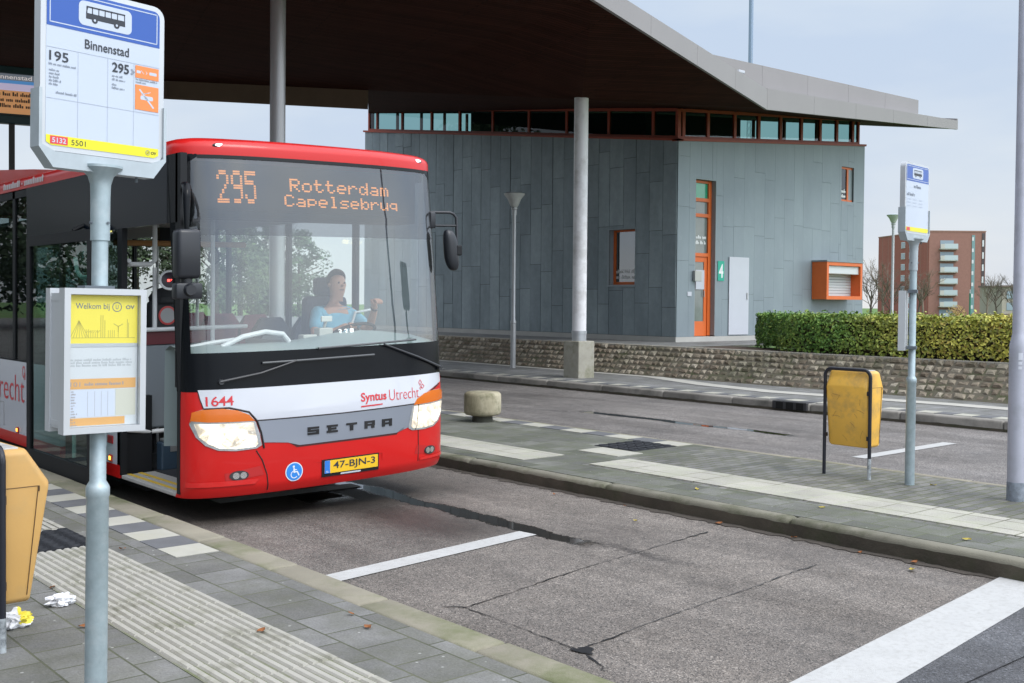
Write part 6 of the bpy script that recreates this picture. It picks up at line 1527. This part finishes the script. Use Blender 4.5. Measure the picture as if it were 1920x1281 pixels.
def seat(x, y, rev=False, mat=None):
    s = -1 if rev else 1
    mb = MB(); hw_ = .22
    prof = [(0, .62), (.10*s, 1.25), (.11*s, 1.48), (.15*s, 1.60), (.20*s, 1.585), (.20*s, 1.48), (.17*s, 1.22), (.09*s, .62)]
    n = len(prof)
    for k, (yy, z) in enumerate(prof):
        wz = hw_ if z < 1.3 else (hw_*.86 if z < 1.5 else hw_*.55)
        mb.v += [(x-wz, y+yy, z), (x+wz, y+yy, z)]
    for k in range(n): a, b = 2*k, 2*((k+1) % n); mb.f.append((a, a+1, b+1, b)); mb.mi.append(0)
    mb.f += [tuple(2*k for k in range(n)), tuple(2*k+1 for k in range(n))]; mb.mi += [0, 0]
    o_ = bp('passenger_seat', mb, mat or m_seat, smooth=True, angle=50)
    mb = MB(); y0, y1 = sorted((y-.40*s, y+.04*s)); mb.box(x-hw_, x+hw_, y0, y1, .56, .66, .03); bp('seat_cushion', mb, mat or m_seat, o_)
    mb = MB(); y0, y1 = sorted((y+.12*s, y+.135*s)); mb.add([(x-hw_*.9, y+.105*s, .66), (x+hw_*.9, y+.105*s, .66), (x+hw_*.86, y+.205*s, 1.30), (x+hw_*.5, y+.215*s, 1.42), (x-hw_*.5, y+.215*s, 1.42), (x-hw_*.86, y+.205*s, 1.30)], [(0, 1, 2, 3, 4, 5)]); bp('seat_shell', mb, m_shell, o_)
    mb = MB(); mb.tube([(x, y-.15*s, .26), (x, y-.15*s, .58)], .03, 8); bp('seat_leg', mb, m_intd, o_)
for x in (.30, .76): seat(x, 2.55, True, m_seatb)
for yy in (3.5, 4.3, 5.1, 5.9, 6.7, 7.5):
    for x in (.32, .78): seat(x, yy)
for yy in (2.3, 3.2, 4.0, 4.8, 5.6, 6.4, 7.2):
    for x in (1.76, 2.22): seat(x, yy, yy == 2.3, m_seatb if yy == 2.3 else None)
mb = MB(); n = 24; mb.add([(.30+.088*math.cos(6.2832*k/n), 2.415, 1.70+.088*math.sin(6.2832*k/n)) for k in range(n)]+[(.30+.07*math.cos(6.2832*k/n), 2.413, 1.70+.07*math.sin(6.2832*k/n)) for k in range(n)], [(k, (k+1) % n, n+(k+1) % n, n+k) for k in range(n)]); mb.v = [(x+.22, y-.62, z-.04) for x, y, z in mb.v]; sg = bp('round_sign', mb, M('sign_ring_red', (.55, .06, .06), .5))
mb = MB(); mb.add([(.52+.07*math.cos(6.2832*k/n), 1.794, 1.66+.07*math.sin(6.2832*k/n)) for k in range(n)], [tuple(range(n))]); bp('sign_face', mb, M('sign_face_grey', (.36, .36, .37), .5), sg)
mb = MB(); mb.box(.36, .70, 1.805, 1.95, 1.42, 1.80, .05); mb.lathe([(.14, 0), (.15, .05), (.10, .12), (.02, .14)], .53, 1.88, 20, mat=Matrix.Translation((0, 0, 1.78))); bp('fare_machine', mb, m_intd)
for x, y in ((1.05, 3.3), (1.5, 3.3), (1.05, 5.2), (1.5, 6.4)):
    mb = MB(); mb.tube([(x, y, .26), (x, y, 2.62)], .018, 8); bp('grab_pole', mb, m_rail)
for x, y in ((1.05, 2.6), (1.5, 2.9), (1.05, 4.2)):
    mb = MB(); mb.tube([(x, y, 2.62), (x, y, 2.36)], .012, 6)
    mb.tube([(x, y, 2.36), (x-.05, y, 2.28), (x-.06, y, 2.20), (x, y, 2.15), (x+.06, y, 2.20), (x+.05, y, 2.28), (x, y, 2.36)], .009, 6); bp('strap_handle', mb, m_bblk2)
mb = MB(); mb.box(.75, .98, 4.4, 4.5, 2.55, 2.6); bp('ceiling_lamp', mb, emit('ceiling_lamp_warm', (1, .72, .2), 5))
mb = MB(); mb.box(.95, 1.6, 3.0, 3.08, 2.36, 2.54); bp('passenger_screen', mb, m_bblk2)

# --- wipers
def wiper(pts, blade):
    mb = MB(); mb.tube([FS(x, z, .035) for x, z in pts], [.012, .010, .008][:len(pts)], 8); mb.lathe([(.022, 0), (.022, .03)], 0, 0, 12, mat=Matrix.Translation(FS(*pts[0], .012)) @ Matrix.Rotation(R(90), 4, 'X')); a = bp('wiper_arm', mb, M('wiper_black', (.03, .032, .036), .4))
    mb = MB(); P = []
    for i in range(9): f = i/8; P.append(FS(blade[0][0]+(blade[1][0]-blade[0][0])*f, blade[0][1]+(blade[1][1]-blade[0][1])*f, .022))
    mb.tube(P, .010, 6); bp('wiper_blade', mb, M('wiper_rubber', (.07, .075, .08), .5), a)
wiper([(.24, 1.165), (.55, 1.22), (.86, 1.305)], [(.57, 1.30), (1.62, 1.315)])
wiper([(2.44, 1.15), (2.1, 1.27), (1.72, 1.40)], [(1.07, 1.395), (2.10, 1.425)])
# --- mirrors
mb = MB(); mb.box(-.225, -.035, -.13, .0, 1.985, 2.36, .03); ml = bp('wing_mirror', mb, M('mirror_shell', (.014, .016, .021), .38, var=.1, vs=6), smooth=True, angle=50)
mb = MB(); mb.box(-.205, -.05, -.002, .006, 2.0, 2.34); bp('mirror_glass', mb, m_chrome, ml)
mb = MB(); mb.box(-.235, -.02, -.12, -.02, 1.83, 1.955, .02); mb.tube([(-.13, -.06, 1.95), (-.13, -.06, 2.0)], .045, 10); mb.lathe([(.05, 0), (.04, .03)], 0, 0, 14, mat=Matrix.Translation((-.13, -.12, 1.90)) @ Matrix.Rotation(R(90), 4, 'X')); bp('kerb_mirror', mb, M('mirror_shell', (.014, .016, .021), .38), ml, True, 40)
mb = MB(); mb.tube([(.05, .36, 2.70), (-.05, .15, 2.71), (-.12, -.04, 2.68), (-.13, -.06, 2.60), (-.13, -.06, 2.34)], [.03, .032, .034, .03, .018], 10); mb.tube([(.06, .34, 2.44), (.0, .15, 2.50), (-.06, .02, 2.58), (-.10, -.02, 2.66)], [.035, .03, .03, .03], 10); mb.tube([(-.13, -.06, 2.36), (-.135, -.06, 1.95)], .014, 8); bp('mirror_arm', mb, m_bblk, ml, True, 60)
mb = MB(); mb.tube([(2.49, .40, 2.60), (2.66, .32, 2.60), (2.70, .31, 2.585), (2.725, .30, 2.55), (2.735, .30, 2.28)], .013, 10); mb.tube([(2.49, .40, 2.475), (2.72, .30, 2.475)], .011, 8); mb.box(2.47, 2.53, .36, .44, 2.45, 2.60, .01); mr_ = bp('wing_mirror', mb, M('mirror_shell', (.014, .016, .021), .38), smooth=True, angle=50)
bm = bmesh.new(); bmesh.ops.create_uvsphere(bm, u_segments=20, v_segments=14, radius=1)
for v in bm.verts:
    q = v.co; z = q.z; sq = lambda a: math.copysign(abs(a)**.7, a); v.co = Vector((2.672+sq(q.x)*.068+.035*-z, .31+sq(q.y)*.058, 2.243+math.copysign(abs(z)**.72, z)*.195))
mb = MB(); mb.bm(bm); bp('mirror_housing', mb, M('mirror_shell', (.014, .016, .021), .38), mr_, True, 80)
mb = MB(); mb.box(2.70, 2.765, .25, .33, 2.19, 2.29, .012); bp('mirror_clamp', mb, m_bblk2, mr_)

# ================================================================ DRIVER
def skin_body(name, joints, bones, mat, parent, sub=2):
    me = bpy.data.meshes.new(name); me.from_pydata([j[0] for j in joints], bones, []); o = bpy.data.objects.new(name, me); COL.objects.link(o)
    sk = o.modifiers.new('skin', 'SKIN'); sk.use_smooth_shade = True; ss = o.modifiers.new('sub', 'SUBSURF'); ss.levels = sub; ss.render_levels = sub
    for i, j in enumerate(joints):
        d = me.skin_vertices[0].data[i]; r_ = j[1]; d.radius = (r_, r_) if not isinstance(r_, tuple) else r_; d.use_root = (i == 0)
    dg = bpy.context.evaluated_depsgraph_get(); dg.update(); m2 = bpy.data.meshes.new_from_object(o.evaluated_get(dg)); bpy.data.objects.remove(o)
    m2.materials.clear(); m2.materials.append(mat); o2 = bpy.data.objects.new(name, m2); COL.objects.link(o2); o2.parent = parent
    for p in m2.polygons: p.use_smooth = True
    return o2
drv = thing('person', 'bus driver in a light blue shirt with one hand on the steering wheel', 'person', (BX+1.90, BY+.05, .09))
m_skin = M('skin_tone', (.50, .27, .19), .6); m_shirt = M('shirt_blue', (.17, .42, .55), .85, var=.15, vs=9, bump=.5, bs=18); m_trs = M('trousers_navy', (.02, .025, .045), .85); m_hair = M('hair_brown', (.07, .04, .025), .7)
J = [((0, 1.10, 1.10), .15), ((0, 1.12, 1.32), .15), ((0, 1.10, 1.52), (.17, .12)), ((0, 1.08, 1.63), (.10, .08)), ((0, 1.06, 1.71), .052), ((0, 1.03, 1.79), .082), ((0, 1.03, 1.89), .088), ((0, 1.04, 1.95), .06),
     ((-.19, 1.08, 1.58), .065), ((-.27, .98, 1.36), .05), ((-.17, .76, 1.42), .036), ((-.13, .70, 1.46), .032), ((-.11, .655, 1.475), .028),
     ((.19, 1.08, 1.58), .065), ((.29, .93, 1.42), .05), ((.24, .76, 1.60), .036), ((.20, .70, 1.66), .032), ((.18, .665, 1.70), .028),
     ((-.11, 1.05, 1.06), .10), ((-.14, .66, 1.04), .075), ((-.14, .60, .66), .05), ((-.14, .50, .58), .04), ((.11, 1.05, 1.06), .10), ((.14, .66, 1.04), .075), ((.14, .60, .66), .05), ((.14, .50, .58), .04)]
Bn = [(0, 1), (1, 2), (2, 3), (3, 4), (4, 5), (5, 6), (6, 7), (2, 8), (8, 9), (9, 10), (10, 11), (11, 12), (2, 13), (13, 14), (14, 15), (15, 16), (16, 17), (0, 18), (18, 19), (19, 20), (20, 21), (0, 22), (22, 23), (23, 24), (24, 25)]
up_ = .0
body = skin_body('body', J, Bn, m_skin, drv)
JS = [((0, 1.10, 1.05), .165), ((0, 1.12, 1.32), .168), ((0, 1.10, 1.52), (.19, .138)), ((0, 1.085, 1.615), (.115, .095)), ((-.19, 1.08, 1.58), .078), ((-.255, 1.0, 1.41), .068), ((.19, 1.08, 1.58), .078), ((.275, .955, 1.45), .068)]
skin_body('shirt', JS, [(0, 1), (1, 2), (2, 3), (2, 4), (4, 5), (2, 6), (6, 7)], m_shirt, drv)
JT = [((0, 1.09, 1.07), .16), ((-.12, 1.0, 1.05), .112), ((-.14, .66, 1.04), .09), ((-.14, .60, .68), .066), ((.12, 1.0, 1.05), .112), ((.14, .66, 1.04), .09), ((.14, .60, .68), .066)]
skin_body('trousers', JT, [(0, 1), (1, 2), (2, 3), (0, 4), (4, 5), (5, 6)], m_trs, drv)
bm = bmesh.new(); bmesh.ops.create_icosphere(bm, subdivisions=3, radius=1)
bmesh.ops.delete(bm, geom=[v for v in bm.verts if v.co.y < -.30-.9*v.co.z*-.1 and v.co.z < .55 or v.co.z < -.55], context='VERTS')
for v in bm.verts: v.co = Vector((v.co.x*.094, 1.045+v.co.y*.108, 1.895+v.co.z*.112))*1.0+Vector((0, 0, .004*mnoise.noise(v.co*40)))
mb = MB(); mb.bm(bm); mb.build('hair', m_hair, drv, True)
mb = MB()      # nose, eyes, mouth, ears
mb.lathe([(.014, 0), (.010, .018), (.002, .028)], 0, 0, 8, mat=Matrix.Translation((0, .948, 1.845)) @ Matrix.Rotation(R(90), 4, 'X')); mb.lathe([(.018, 0), (.02, .008), (.01, .014)], 0, 0, 10, mat=Matrix.Translation((-.083, 1.04, 1.85)) @ Matrix.Rotation(R(-90), 4, 'Y')); mb.lathe([(.018, 0), (.02, .008), (.01, .014)], 0, 0, 10, mat=Matrix.Translation((.083, 1.04, 1.85)) @ Matrix.Rotation(R(90), 4, 'Y')); mb.build('nose_and_ears', m_skin, drv, True)
mb = MB()
for s in (-1, 1): mb.lathe([(.011, 0), (.008, .006), (.001, .008)], 0, 0, 10, mat=Matrix.Translation((s*.032, .953, 1.872)) @ Matrix.Rotation(R(90), 4, 'X'))
mb.tube([(-.022, .953, 1.806), (0, .949, 1.803), (.022, .953, 1.806)], .004, 6); mb.build('eyes_and_mouth', M('face_dark', (.10, .04, .035), .6), drv)
for hx, hy, hz, sg_ in ((-.11, .655, 1.475, -1), (.18, .665, 1.70, 1)):
    HJ = [((hx, hy+.02, hz), .024), ((hx+sg_*-.01, hy-.03, hz+.005), .026)]
    HB = [(0, 1)]
    for k in range(4):
        o_ = (k-1.5)*.019; i0 = len(HJ); HJ += [((hx+o_, hy-.06, hz+.012), .0095), ((hx+o_, hy-.088, hz-.004), .0085), ((hx+o_*.95, hy-.082+.002*k, hz-.030), .0075)]; HB += [(1, i0), (i0, i0+1), (i0+1, i0+2)]
    i0 = len(HJ); HJ += [((hx-sg_*.034, hy-.02, hz-.012), .011), ((hx-sg_*.040, hy-.052, hz-.026), .009)]; HB += [(0, i0), (i0, i0+1)]
    skin_body('hand', HJ, HB, m_skin, drv, 1)
mb = MB(); mb.lathe([(.037, -.012), (.039, 0), (.037, .012)], 0, 0, 16, mat=Matrix.Translation((.215, .72, 1.635)) @ Matrix.Rotation(R(50), 4, 'X')); mb.build('wrist_watch', M('watch_black', (.02, .02, .022), .3), drv)
